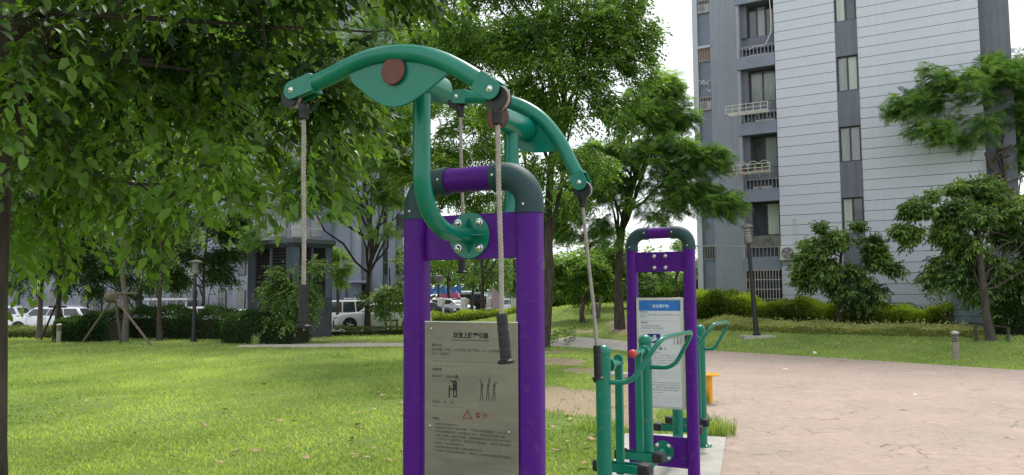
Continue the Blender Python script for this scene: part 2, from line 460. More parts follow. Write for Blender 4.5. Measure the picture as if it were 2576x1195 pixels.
def lawn_mat():
    m = bpy.data.materials.new("lawn_soil"); m.use_nodes = True; nt = m.node_tree; b = nt.nodes["Principled BSDF"]
    b.inputs["Roughness"].default_value = .95; b.inputs["Specular IOR Level"].default_value = .1
    tc = nt.nodes.new("ShaderNodeTexCoord")
    def noise(sc, det=6, r=.6):
        n = nt.nodes.new("ShaderNodeTexNoise"); n.inputs["Scale"].default_value = sc; n.inputs["Detail"].default_value = det; n.inputs["Roughness"].default_value = r
        nt.links.new(tc.outputs["Object"], n.inputs["Vector"]); return n
    def ramp(src, a, b_, p0=.35, p1=.65):
        r_ = nt.nodes.new("ShaderNodeValToRGB"); r_.color_ramp.elements[0].position = p0; r_.color_ramp.elements[1].position = p1
        r_.color_ramp.elements[0].color = (*a, 1); r_.color_ramp.elements[1].color = (*b_, 1); nt.links.new(src, r_.inputs[0]); return r_
    g1 = ramp(noise(9).outputs["Fac"], (.10, .150, .038), (.21, .27, .085))
    g2 = ramp(noise(.45, 3).outputs["Fac"], (.12, .18, .038), (.21, .27, .065), .4, .62)
    mixg = nt.nodes.new("ShaderNodeMix"); mixg.data_type = 'RGBA'; mixg.inputs[0].default_value = .5
    nt.links.new(g1.outputs[0], mixg.inputs[6]); nt.links.new(g2.outputs[0], mixg.inputs[7])
    soil = ramp(noise(30, 8, .75).outputs["Fac"], (.19, .14, .092), (.44, .355, .255), .3, .7)
    at = nt.nodes.new("ShaderNodeAttribute"); at.attribute_name = "tint"
    nz = noise(3.5, 8, .7)
    ad = nt.nodes.new("ShaderNodeMath"); ad.operation = 'MULTIPLY_ADD'; nt.links.new(nz.outputs["Fac"], ad.inputs[0]); ad.inputs[1].default_value = 1.0
    nt.links.new(at.outputs["Fac"], ad.inputs[2])
    fr = ramp(ad.outputs[0], (0, 0, 0), (1, 1, 1), .66, .92)
    mx = nt.nodes.new("ShaderNodeMix"); mx.data_type = 'RGBA'
    nt.links.new(fr.outputs[0], mx.inputs[0]); nt.links.new(mixg.outputs[2], mx.inputs[6]); nt.links.new(soil.outputs[0], mx.inputs[7])
    nt.links.new(mx.outputs[2], b.inputs["Base Color"])
    bp = nt.nodes.new("ShaderNodeBump"); bp.inputs["Strength"].default_value = .8; bp.inputs["Distance"].default_value = .03
    nt.links.new(noise(40, 6).outputs["Fac"], bp.inputs["Height"]); nt.links.new(bp.outputs[0], b.inputs["Normal"])
    return m
lawn = fast_mesh("lawn", V, Q, dirt(XX, YY).ravel(), lawn_mat(), None, kind="structure")
lawn.data.shade_smooth()

def sheet(name, poly, mat, z=0.0, step=.5, follow=False):
    bm = bmesh.new(); vs = [bm.verts.new((x, y, 0)) for x, y in poly]; bm.faces.new(vs)
    bmesh.ops.triangulate(bm, faces=bm.faces)
    if follow:
        for _ in range(5):
            es = [e for e in bm.edges if e.calc_length() > 1.2]
            if not es: break
            bmesh.ops.subdivide_edges(bm, edges=es, cuts=1); bmesh.ops.triangulate(bm, faces=bm.faces)
    for v_ in bm.verts: v_.co.z = z + (float(gz(v_.co.x, v_.co.y)) if follow else 0)
    bmesh.ops.recalc_face_normals(bm, faces=bm.faces)
    for f_ in bm.faces:
        if f_.normal.z < 0: f_.normal_flip()
    # a skirt gives the slab its thickness
    bnd = [e for e in bm.edges if e.is_boundary]
    r_ = bmesh.ops.extrude_edge_only(bm, edges=bnd)
    for g in r_["geom"]:
        if isinstance(g, bmesh.types.BMVert): g.co.z -= .08
    me = bpy.data.meshes.new(name); bm.to_mesh(me); bm.free(); me.materials.append(mat)
    o = bpy.data.objects.new(name, me); link(o); o["kind"] = "structure"; return o

def plaza_mat():
    m = bpy.data.materials.new("stamped_concrete"); m.use_nodes = True; nt = m.node_tree; b = nt.nodes["Principled BSDF"]
    b.inputs["Roughness"].default_value = .82; b.inputs["Specular IOR Level"].default_value = .3
    tc = nt.nodes.new("ShaderNodeTexCoord")
    def noise(sc, det=6, r=.6, src=None):
        n = nt.nodes.new("ShaderNodeTexNoise"); n.inputs["Scale"].default_value = sc; n.inputs["Detail"].default_value = det; n.inputs["Roughness"].default_value = r
        nt.links.new(src or tc.outputs["Object"], n.inputs["Vector"]); return n
    def ramp(src, a, b_, p0, p1):
        r_ = nt.nodes.new("ShaderNodeValToRGB"); r_.color_ramp.elements[0].position = p0; r_.color_ramp.elements[1].position = p1
        r_.color_ramp.elements[0].color = (*a, 1); r_.color_ramp.elements[1].color = (*b_, 1); nt.links.new(src, r_.inputs[0]); return r_
    base = ramp(noise(.55, 7, .7).outputs["Fac"], (.325, .27, .222), (.40, .305, .262), .38, .62)
    fine = ramp(noise(7, 10, .8).outputs["Fac"], (.72, .72, .72), (1.12, 1.10, 1.08), .3, .7)
    mu = nt.nodes.new("ShaderNodeMix"); mu.data_type = 'RGBA'; mu.blend_type = 'MULTIPLY'; mu.inputs[0].default_value = 1
    nt.links.new(base.outputs[0], mu.inputs[6]); nt.links.new(fine.outputs[0], mu.inputs[7])
    # warped cell edges = stamped flagstone joints, worn away in places
    wn_ = noise(2.2, 3, .5)
    va = nt.nodes.new("ShaderNodeVectorMath"); va.operation = 'MULTIPLY_ADD'
    nt.links.new(wn_.outputs["Color"], va.inputs[0]); va.inputs[1].default_value = (.45, .45, .45); nt.links.new(tc.outputs["Object"], va.inputs[2])
    mp = nt.nodes.new("ShaderNodeMapping"); mp.inputs["Scale"].default_value = (2.1, 1.55, 0.0); nt.links.new(va.outputs[0], mp.inputs[0])
    vo = nt.nodes.new("ShaderNodeTexVoronoi"); vo.feature = 'DISTANCE_TO_EDGE'; vo.inputs["Scale"].default_value = 1.0
    nt.links.new(mp.outputs[0], vo.inputs["Vector"])
    cr = ramp(vo.outputs["Distance"], (1, 1, 1), (0, 0, 0), .004, .022)
    wear = ramp(noise(1.4, 5, .7).outputs["Fac"], (0, 0, 0), (1, 1, 1), .47, .60)
    cm = nt.nodes.new("ShaderNodeMath"); cm.operation = 'MULTIPLY'; nt.links.new(cr.outputs[0], cm.inputs[0]); nt.links.new(wear.outputs[0], cm.inputs[1])
    c2 = nt.nodes.new("ShaderNodeMath"); c2.operation = 'MULTIPLY'; nt.links.new(cm.outputs[0], c2.inputs[0]); c2.inputs[1].default_value = .8
    mx = nt.nodes.new("ShaderNodeMix"); mx.data_type = 'RGBA'; nt.links.new(c2.outputs[0], mx.inputs[0]); nt.links.new(mu.outputs[2], mx.inputs[6]); mx.inputs[7].default_value = (.13, .10, .085, 1)
    st = ramp(noise(.9, 8, .75).outputs["Fac"], (0, 0, 0), (1, 1, 1), .58, .8)
    s2 = nt.nodes.new("ShaderNodeMath"); s2.operation = 'MULTIPLY'; nt.links.new(st.outputs[0], s2.inputs[0]); s2.inputs[1].default_value = .65
    mz = nt.nodes.new("ShaderNodeMix"); mz.data_type = 'RGBA'; nt.links.new(s2.outputs[0], mz.inputs[0]); nt.links.new(mx.outputs[2], mz.inputs[6]); mz.inputs[7].default_value = (.27, .245, .19, 1)
    nt.links.new(mz.outputs[2], b.inputs["Base Color"])
    bp = nt.nodes.new("ShaderNodeBump"); bp.inputs["Strength"].default_value = .5; bp.inputs["Distance"].default_value = .012; bp.invert = True
    ba = nt.nodes.new("ShaderNodeMath"); ba.operation = 'ADD'; nt.links.new(cm.outputs[0], ba.inputs[0]); nt.links.new(noise(14, 6, .7).outputs["Fac"], ba.inputs[1])
    nt.links.new(ba.outputs[0], bp.inputs["Height"]); nt.links.new(bp.outputs[0], b.inputs["Normal"])
    return m
sheet("plaza", PLAZA, plaza_mat(), .012)
m_conc = material("grey_concrete", (.36, .35, .31), .85, var=.18, scale=2.2, bump=.3, bscale=60, second=(.46, .44, .39))
sheet("concrete_pad", PAD, m_conc, .03)
sheet("path", PATH, material("pale_path", (.42, .38, .33), .85, var=.15, scale=3, bump=.2), .02, follow=True)
m_asph = material("parking_asphalt", (.16, .16, .16), .9, var=.15, scale=4)
sheet("parking_lot", LOT, m_asph, .035, follow=True)

# ------------------------------------------------------------------ grass blades
def grass(name, n, y0, y1, tall, seg, seed, xlim=None, power=2.0):
    rg = np.random.default_rng(seed)
    q = rg.random(n)
    Y = 1 / (1 / y0 - q * (1 / y0 - 1 / y1))
    X = (rg.random(n) * 2 - 1) * (.80 * Y + 1.5)
    jx = X + rg.normal(size=n) * .05; jy = Y + rg.normal(size=n) * .05
    keep = ~(inside(PLAZA, jx, jy) | inside(PAD, jx, jy) | inside(PATH, jx, jy))
    keep &= ~inside(LOT, X, Y) & (Y < 70)
    dd = dirt(X, Y); keep &= rg.random(n) > np.clip(dd * 2.2, 0, .96)
    patch = .5 * np.sin(X * 1.9 + 2 + 1.3 * np.sin(Y * 1.1)) * np.sin(Y * 1.4 + np.sin(X * 2.3)) + .4 * np.sin(X * 4.7 - Y * 3.1 + 2 * np.sin(Y * .8)) * np.sin(Y * 3.3 + X) + .35 * np.sin(X * .43 + Y * .31 + np.sin(X * .9))
    keep &= rg.random(n) < .85 + .12 * patch
    keep &= (rg.random(n) < (1 - smooth(14, 22, Y))) if seg == 2 else (rg.random(n) < smooth(12.5, 19, Y))
    X = X[keep]; Y = Y[keep]; patch = patch[keep]; n = len(X)
    Z = gz(X, Y) - .01
    h = tall * (.5 + .9 * rg.random(n) ** 1.5) * (1 + .25 * patch) * (1 + Y / 60)
    w = (.0035 + .0011 * np.sqrt(Y) ** 1.6) * (.7 + .6 * rg.random(n))
    a = rg.random(n) * 2 * np.pi; lx = np.cos(a); ly = np.sin(a)
    bend = h * (.2 + .9 * rg.random(n)); b2 = rg.random(n) * 2 * np.pi
    bx = np.cos(b2) * bend; by = np.sin(b2) * bend
    P = np.stack([X, Y, Z], 1)
    side = np.stack([lx * w, ly * w, 0 * w], 1)
    mid = P + np.stack([bx * .35, by * .35, h * .6], 1); top = P + np.stack([bx, by, h], 1)
    big = np.sin(X * .7 + Y * .31 + 1) * .5 + np.sin(X * 1.3 - Y * .8 + np.sin(Y)) * .5 + (rg.random(n) < .04) * 1.6
    tint = np.clip(.5 + .22 * patch + .22 * big + rg.normal(size=n) * .11, 0, 1)
    if seg == 2:
        V = np.stack([P - side, P + side, mid + side * .7, mid - side * .7, top], 1).reshape(-1, 3)
        T = np.array([[0, 1, 2], [0, 2, 3], [3, 2, 4]])[None] + (np.arange(n) * 5)[:, None, None]; k = 5
    else:
        V = np.stack([P - side, P + side, top], 1).reshape(-1, 3); T = np.array([[0, 1, 2]])[None] + (np.arange(n) * 3)[:, None, None]; k = 3
    return fast_mesh(name, V, T.reshape(-1, 3), np.repeat(tint, k), leaf_material("grass_blade", (.10, .175, .045), (.40, .50, .17), .35, .6, .2), None, kind="stuff")
g1 = grass("grass", 300000, 4.5, 22, .040, 2, 3); tag(g1, "short bright green lawn grass around the exercise equipment", "grass")
g2 = grass("grass", 380000, 13, 66, .045, 1, 4); tag(g2, "far lawn grass running up to the hedges and the mound", "grass")

def tuft(name, label, x, y, n, r, h, seed, light=.5):
    rg = np.random.default_rng(seed); a = rg.random(n) * 6.283; q = r * rg.random(n) ** .6
    bx, by = q * np.cos(a), q * np.sin(a); hh = h * (.4 + .8 * rg.random(n)); out = .5 * hh * rg.random(n)
    b = a + rg.normal(size=n) * .7; w = .004 + .003 * rg.random(n)
    P = np.stack([bx, by, 0 * bx], 1); sd = np.stack([-np.sin(b) * w, np.cos(b) * w, 0 * w], 1)
    mid = P + np.stack([np.cos(b) * out * .4, np.sin(b) * out * .4, hh * .65], 1); top = P + np.stack([np.cos(b) * out * 1.5, np.sin(b) * out * 1.5, hh * (.9 - .3 * rg.random(n))], 1)
    V = np.stack([P - sd, P + sd, mid + sd * .7, mid - sd * .7, top], 1).reshape(-1, 3)
    T = (np.array([[0, 1, 2], [0, 2, 3], [3, 2, 4]])[None] + (np.arange(n) * 5)[:, None, None]).reshape(-1, 3)
    o = fast_mesh(name, V, T, np.repeat(np.clip(light + rg.normal(size=n) * .25, 0, 1), 5), MATS["grass_blade"], None)
    o.location = (x, y, max(.012, float(gz(x, y)))); return tag(o, label, "grass tuft")
tuft("grass_tuft", "tall grass tuft growing at the corner of the grey concrete pad", 2.62, 10.15, 420, .26, .26, 5, .45)
tuft("grass_tuft", "grass clump at the plaza edge behind the yellow stool", 3.05, 13.0, 300, .22, .3, 6, .35)
tuft("grass_tuft", "low weeds between the pad and the bare soil", 1.2, 10.6, 300, .35, .16, 8, .4)
tuft("grass_tuft", "lone tall weed standing in the lawn by the tree stakes", G(641, 868).x, G(641, 868).y, 60, .15, .55, 9, .6)

# ------------------------------------------------------------------ fallen leaves and litter
m_dry = material("dry_leaf", (.34, .20, .115), .8, var=.4, scale=3, second=(.52, .36, .25))
def dry_leaf_mesh(seed, w):
    rg = random.Random(seed); mb = MB(); n = 6; L = []; Rr = []; M_ = []
    for i in range(n + 1):
        t = i / n; ww = w * math.sin(math.pi * min(1, t * .97 + .03)) ** .8; z = .25 * t * t + .1 * math.sin(3 * t + seed)
        L.append((-ww, t, z + .35 * ww)); Rr.append((ww, t, z + .4 * ww)); M_.append((0, t, z))
    vs = L + M_ + Rr; fs = []
    k = n + 1
    for i in range(n):
        fs += [(i, i + 1, k + i + 1, k + i), (k + i, k + i + 1, 2 * k + i + 1, 2 * k + i)]
    mb.add(vs, fs); me = mb.mesh("fallen_leaf", 60); me.materials.append(m_dry); return me
lm = [dry_leaf_mesh(s, w) for s, w in ((1, .22), (2, .3), (3, .26))]
rl = random.Random(21)
seen_spots = [(425, 1160), (572, 1040), (880, 1110), (884, 1118), (908, 1075), (912, 1082), (895, 1050), (955, 1000), (986, 1005), (992, 955), (930, 1160), (655, 1143), (780, 1168), (865, 985), (800, 1000), (760, 905), (810, 912), (845, 898), (1003, 985), (1010, 1050),
              (1388, 1140), (1395, 1085), (1425, 1122), (1462, 1140), (1440, 1060), (1420, 1050), (1478, 1190), (640, 1000), (610, 955), (520, 1080), (330, 1100), (250, 1012), (150, 935), (120, 1150), (225, 905), (480, 910), (700, 1075), (560, 1180)]
spots = list(seen_spots)
while len(spots) < 76:
    u = rl.choice([rl.uniform(700, 1020), rl.uniform(60, 1020), rl.uniform(1370, 1520)]); v = 890 + 300 * rl.random() ** 1.2
    spots.append((u, v))
for i, (u, v) in enumerate(spots):
    p = G(u, v)
    o = bpy.data.objects.new("fallen_leaf", lm[i % 3]); link(o)
    o.location = p + Vector((0, 0, .035)); s = rl.uniform(.08, .13); o.scale = (s, s, s)
    o.rotation_euler = (rl.uniform(-.35, .35), rl.uniform(-.35, .35), rl.uniform(0, 6.28))
    tag(o, "curled dry brown leaf lying on the short lawn grass", "leaf", "fallen leaves on the lawn")
m_paper = material("white_litter", (.8, .8, .82), .7, bump=.5, bscale=20)
def crumple(name, u, v, s, seed, label, flat=.5):
    rg = random.Random(seed); bm = bmesh.new(); bmesh.ops.create_icosphere(bm, subdivisions=2, radius=1)
    for v_ in bm.verts: v_.co *= rg.uniform(.65, 1.1); v_.co.z *= flat
    me = bpy.data.meshes.new(name); bm.to_mesh(me); bm.free(); me.materials.append(m_paper)
    o = bpy.data.objects.new(name, me); link(o); o.location = G(u, v) + Vector((0, 0, s * flat * .6)); o.scale = (s, s * .8, s); tag(o, label, "litter")
crumple("paper_scrap", 2049, 890, .062, 1, "crumpled white paper on the grass edge beside the pink plaza", .7)
crumple("paper_scrap", 1976, 929, .09, 2, "flattened white scrap lying on the plaza nearest the lawn", .12)
crumple("paper_scrap", 2303, 995, .055, 3, "small white scrap out in the middle of the plaza", .2)
m_twig = material("twig", (.12, .09, .07), .9)
for (u, v, l, a, lab) in [(2215, 1130, .20, .5, "thin dark twig lying near the plaza's open middle"), (2262, 1037, .12, -.2, "short dark twig on the plaza below the white scrap")]:
    p = G(u, v); t = MB(); t.tube([(0, 0, 0), (l * .5 * math.cos(a), l * .5 * math.sin(a), .012), (l * math.cos(a), l * math.sin(a), 0)], [.004, .004, .002], 5)
    top_mesh("twig", t, m_twig, lab, "twig", p + Vector((0, 0, .018)), world_pts=False)

# ================================================================== EXERCISE EQUIPMENT
m_green = material("green_enamel", (.001, .165, .112), .26, var=.10, scale=3, coat=.25, spec=.3, dust=.30, bump=.03, bscale=90)
m_purple = material("purple_enamel", (.072, .005, .195), .42, var=.12, scale=2.5, coat=.04, spec=.2, dust=.24, bump=.05, bscale=120, stretch=(1, 1, .25))
m_teal = material("dark_teal_plastic", (.008, .040, .045), .6, var=.12, scale=9, bump=.15, bscale=240)
m_black = material("black_rubber", (.007, .007, .010), .55, var=.2, scale=8, bump=.1)
m_red = material("faded_red_cap", (.11, .034, .024), .6, var=.2, scale=9)
m_redball = material("red_plastic_ball", (.55, .03, .03), .35, var=.08)
m_steel = material("bright_steel", (.72, .72, .73), .22, 1.0, var=.08)
m_rope = material("grey_rope", (.33, .30, .28), .9, var=.2, scale=30, bump=.4, bscale=150)
m_ink = material("black_ink", (.01, .01, .012), .7)
m_inkgrey = material("grey_ink", (.055, .055, .055), .8)
m_inkred = material("worn_red_ink", (.20, .035, .03), .8)
m_yellow = material("yellow_enamel", (.80, .36, .012), .32, var=.06, coat=.3)

def text_mb(s, size, pos, ex, ez, align='LEFT', spacing=1.0, width=None, bold=0.0):
    if width:
        em = sum(1.0 if ord(ch) > 0x2000 else .52 for ch in s); size = min(size, width / em * 1.04)
    c = bpy.data.curves.new("txt", 'FONT'); c.body = s; c.size = size; c.align_x = align; c.resolution_u = 1; c.space_character = spacing; c.offset = bold
    o = bpy.data.objects.new("txt", c); COL.objects.link(o)
    dg = bpy.context.evaluated_depsgraph_get(); me = bpy.data.meshes.new_from_object(o.evaluated_get(dg))
    sx = 1.0
    if width:
        w = max(v.co.x for v in me.vertices) - min(v.co.x for v in me.vertices); sx = width / w
    ex = Vector(ex); ez = Vector(ez)
    mb = MB(); mb.add([Vector(pos) + ex * v.co.x * sx + ez * v.co.y for v in me.vertices], [tuple(p.vertices) for p in me.polygons])
    bpy.data.objects.remove(o); bpy.data.meshes.remove(me); bpy.data.curves.remove(c)
    return mb

def post_outline(r, n=40, e=2.9):
    """extruded-profile post: flattened faces with soft corners"""
    o = []
    for k in range(n):
        a = 2 * math.pi * (k + .5) / n; c, s = math.cos(a), math.sin(a)
        q = (abs(c) ** e + abs(s) ** e) ** (-1 / e); o.append((r * q * c, r * q * s))
    return o
def dome_nut(mb, p, r, n):
    """domed cap nut on a washer, axis n"""
    n = Vector(n); M = n.to_track_quat('Z', 'Y').to_matrix()
    mb.lathe([(r * 1.25, 0), (r * 1.25, .004), (r, .005), (r * .98, r * .5), (r * .8, r * .95), (r * .45, r * 1.25), (.001, r * 1.35)], 14, M, p)

def sign_frame(root, ztop, zbot, post_s=.3, bar_z=2.40, plate=(1.985, 2.195), n_front=Vector((0, -1, 0)), lower=None):
    """purple portal: two posts, teal elbows, top bar, cross plate. local: x along, y back, z up"""
    for sgn in (-1, 1):
        o = post_outline(.0575)
        pr = MB(); ang = 0
        pr.prism([(sgn * post_s + x, y, -.05) for x, y in o], (0, 0, bar_z - .15 + .05 + .03))
        build("post", pr, m_purple, root, bevel=0, smooth_angle=25)
        cap = MB(); z0 = bar_z - .17
        cap.tube([(sgn * post_s, 0, z0), (sgn * post_s, 0, z0 + .035)] + [(sgn * (post_s - .13 + .13 * math.cos(a)), 0, z0 + .04 + .13 * math.sin(a)) for a in [R(t) for t in range(0, 91, 10)]] + [(sgn * (post_s - .15), 0, z0 + .17), (sgn * (post_s - .172), 0, z0 + .17)], .0645, 28)
        cap.tube([(sgn * post_s, 0, z0 - .004), (sgn * post_s, 0, z0 + .02)], .067, 28)
        cap.tube([(sgn * (post_s - .150), 0, z0 + .17), (sgn * (post_s - .177), 0, z0 + .17)], .067, 28)
        e = build("elbow_cap", cap, m_teal, root, smooth_angle=50)
        rv = MB()
        for px, pz in ((sgn * post_s, z0 + .03), (sgn * (post_s - .155), z0 + .17)):
            dome_nut(rv, (px - sgn * 0.0, -.0655, pz), .0055, (0, -1, 0))
        build("rivet", rv, m_steel, e)
    bar = MB(); bar.tube([(-post_s + .16, 0, bar_z), (post_s - .16, 0, bar_z)], .0575, 28); build("top_bar", bar, m_purple, root)
    for k, (a, b) in enumerate([plate] + ([lower] if lower else [])):
        pl = MB(); pl.b2((-post_s + .03, -.012, a), (post_s - .03, .012, b)); build("cross_plate", pl, m_purple, root, bevel=.003)

# ---- twin upper-limb stretcher
O1 = Vector((-.1875, 3.535, 0)); TH1 = math.atan2(-.452, .892)
st = thing("arm_stretcher", "purple framed arm stretcher with green rocking beams, ropes and a grey steel sign plate", "exercise machine", O1, TH1)
EX1 = Vector((math.cos(TH1), math.sin(TH1), 0)); N1 = Vector((math.sin(TH1), -math.cos(TH1), 0))      # N1: front, towards the viewer
def loc1(p): p = Vector(p) - O1; return Vector((p.dot(EX1), -p.dot(N1), p.z))
def at1(u, v, d): return loc1(RP(u, v, O1 + N1 * d, N1))
zb = at1(1175, 452, 0).z
pz0 = at1(1192, 652, 0).z; pz1 = at1(1192, 539, 0).z
sign_frame(st, 0, 0, .2985, zb, (pz0, pz1), lower=(.35, .55))

def rounded_bracket(mb, a, b, w, th, yoff):
    """cheek plate from a to b (local xz) with a round end at b"""
    a = Vector(a); b = Vector(b); d = (b - a).normalized(); s = Vector((-d.z, 0, d.x))
    pts = [a + s * w, a - s * w] + [b + (-s * math.cos(t) + d * math.sin(t)) * w for t in [math.pi * k / 10 for k in range(11)]]
    mb.prism([p + Vector((0, yoff - th / 2, 0)) for p in pts], (0, th, 0))

def grip(name, parent, top, bot, r):
    top = Vector(top); bot = Vector(bot); d = bot - top; mb = MB(); pts = []; rad = []
    N = 34
    for i in range(N + 1):
        t = i / N; pts.append(top + d * t)
        seg = (t * 4.6) % 1; rr = r * (1.0 if seg > .12 else .93) * (.97 + .06 * t)
        if t > .94: rr = r * (1.55 if t < .985 else 1.35)
        elif t > .90: rr = r * 1.05
        rad.append(rr)
    mb.tube(pts, rad, 18); return build(name, mb, m_black, parent, smooth_angle=35)
def rope(name, parent, pts, r):
    """three-strand twisted rope"""
    pts = [Vector(p) for p in pts]
    fine = []
    for i in range(len(pts) - 1):
        k = max(2, int((pts[i + 1] - pts[i]).length / .006))
        fine += [pts[i].lerp(pts[i + 1], j / k) for j in range(k)]
    fine.append(pts[-1]); mb = MB()
    for s in range(3):
        w = []
        for i, p in enumerate(fine):
            t = (fine[min(i + 1, len(fine) - 1)] - fine[max(i - 1, 0)]).normalized(); a = t.cross(Vector((0, 1, 0))).normalized(); b = t.cross(a)
            ph = i * .006 / .042 * 2 * math.pi + s * 2 * math.pi / 3
            w.append(p + (a * math.cos(ph) + b * math.sin(ph)) * r * .48)
        mb.tube(w, r * .56, 7)
    return build(name, mb, m_rope, parent, smooth_angle=70)

def arm_station(sign, beam_uv, web_uv, pivots, disc_uv, ropes, bracket_len=.075, tube_r=.036):
    """sign=+1 front (towards viewer), -1 rear"""
    fl_z = (pz0 + pz1) / 2 + .004
    y = lambda d: -sign * d
    # flange on the plate
    fm = MB(); fm.cyl((0, y(.012), fl_z), (0, y(.024), fl_z), .106, n=40); fl = build("flange", fm, m_green, st, bevel=.002)
    bl = MB()
    for dx in (-.056, .056):
        for dz in (-.058, .058):
            dome_nut(bl, (dx, y(.024), fl_z + dz), .0155, (0, -sign, 0))
            build("bolt", bl, m_steel, fl); bl = MB()
    gs = MB()   # gusset fins
    for dx, dz in ((0, .036), (0, -.036), (.036, 0), (-.036, 0)):
        h = Vector((dx, 0, dz)).normalized()
        gs.prism([Vector((0, y(.024), fl_z)) + h * .03 + Vector((.003 * (dx == 0), 0, .003 * (dz == 0))), Vector((0, y(.024), fl_z)) + h * .080 + Vector((.003 * (dx == 0), 0, .003 * (dz == 0))),
                  Vector((0, y(.065), fl_z)) + h * .040 + Vector((.003 * (dx == 0), 0, .003 * (dz == 0))), Vector((0, y(.065), fl_z)) + h * .03 + Vector((.003 * (dx == 0), 0, .003 * (dz == 0)))], Vector((-.006 * (dx == 0), 0, -.006 * (dz == 0))))
    build("gusset", gs, m_green, fl)
    D = .413; rb = .24
    cz = at1(*disc_uv).z if False else None
    ax_z = disc_uv
    ms = MB()
    pts = [(0, y(.024), fl_z), (0, y(.09), fl_z), (0, y(D - rb), fl_z)] + [(0, y(D - rb + rb * math.sin(a)), fl_z + rb - rb * math.cos(a)) for a in [R(t) for t in range(8, 91, 8)]] + [(0, y(D), fl_z + rb), (0, y(D), ax_z - .03)]
    ms.tube(pts, .0375, 28); build("mast", ms, m_green, st, smooth_angle=60)
    hs = MB(); hs.cyl((0, y(.265), ax_z), (0, y(.585), ax_z), .062, n=36); h = build("bearing_housing", hs, m_green, st, bevel=.006)
    c = MB(); e = .622 if sign > 0 else .262
    c.cyl((0, y(.61 if sign > 0 else .266), ax_z), (0, y(e), ax_z), .056 if sign > 0 else .0615, n=36); build("end_cap", c, m_red, h, bevel=.003)
    # beam: all in the plane d=.6
    bt = MB(); P = [at1(u, v, sign * .6) for u, v in beam_uv]
    Q = []
    for i in range(len(P) - 1):       # catmull-rom through the surveyed points
        p0 = P[max(0, i - 1)]; p1 = P[i]; p2 = P[i + 1]; p3 = P[min(len(P) - 1, i + 2)]
        for k in range(5):
            t = k / 5; Q.append(.5 * ((2 * p1) + (p2 - p0) * t + (2 * p0 - 5 * p1 + 4 * p2 - p3) * t * t + (3 * p1 - p0 - 3 * p2 + p3) * t ** 3))
    Q.append(P[-1]); bt.tube(Q, tube_r, 22); beam = build("rocking_beam", bt, m_green, st, smooth_angle=60)
    web = MB(); web.prism([at1(u, v, sign * .6) + Vector((0, -.006, 0)) for u, v in web_uv], (0, .012, 0)); build("web_plate", web, m_green, beam, bevel=.003)
    for k, (end, inner) in enumerate(pivots):
        e_ = at1(*end, sign * .6); i_ = at1(*inner, sign * .6); d = (e_ - i_).normalized(); a_ = i_
        for yo in (-.033,):
            ck = MB(); rounded_bracket(ck, a_, e_, .040, .006, yo); build("bracket_cheek", ck, m_green, beam, bevel=.002, smooth_angle=30)
        br = MB(); rounded_bracket(br, a_, e_, .040, .006, .033)
        mid = a_ + d * .012; s = Vector((-d.z, 0, d.x))
        br.prism([mid + s * .040 + Vector((0, -.030, 0)), mid - s * .040 + Vector((0, -.030, 0)), mid - s * .040 - d * .012 + Vector((0, -.030, 0)), mid + s * .040 - d * .012 + Vector((0, -.030, 0))], (0, .06, 0))
        bo = build("bracket", br, m_green, beam, bevel=.002, smooth_angle=30)
        pc = e_ + d * .022 + Vector((0, 0, -.018))
        pu = MB(); Mx = Matrix.Rotation(R(90), 3, 'X')
        pu.lathe([(.030, -.020), (.046, -.020), (.047, -.015), (.037, -.006), (.037, .006), (.047, .015), (.046, .020), (.030, .020)], 28, Mx, pc); build("pulley", pu, m_black, bo, smooth_angle=35)
        pb = MB(); dome_nut(pb, e_ + Vector((0, -.034, 0)), .010, (0, -1, 0)); build("bolt", pb, m_steel, bo)
        (su, sv0, sv1), (gu0, gv0), (gu1, gv1) = ropes[k]
        s0 = at1(su, sv0, sign * .6); s1 = at1(su + .5, sv1, sign * .6); g0 = at1(gu0, gv0, sign * .6); g1_ = at1(gu1, gv1, sign * .6)
        loop = MB(); a0 = math.atan2((s0 - pc).z, (s0 - pc).x)
        lp = [pc + Vector((math.cos(t) * .041, 0, math.sin(t) * .041)) for t in [R(x) for x in range(-60, 241, 20)]]
        rope("rope", st, [s0 + Vector((0, .004, .0))] + lp[0:6], .0085) if False else None
        loop.tube([s0 + Vector((.006, 0, -.01))] + lp + [s0 + Vector((-.006, 0, -.01))], .0085, 8); 
        rp = rope("rope", st, [s1, s1.lerp(g0, .3) + Vector((-.0022, 0, 0)), s1.lerp(g0, .7) + Vector((.002, 0, 0)), g0 + Vector((0, 0, -.03))], .0098)
        build("rope_loop", loop, m_rope, rp, smooth_angle=60)
        sl = MB(); sl.tube([s0 + Vector((0, 0, .004)), s0, s0.lerp(s1, .12), s0.lerp(s1, .45), s0.lerp(s1, .55), s0.lerp(s1, .95), s1], [.017, .021, .023, .023, .020, .021, .015], 14, squash=None); build("rope_sleeve", sl, m_black, rp, smooth_angle=45)
        grip("handle", st, g0, g1_, .0205)

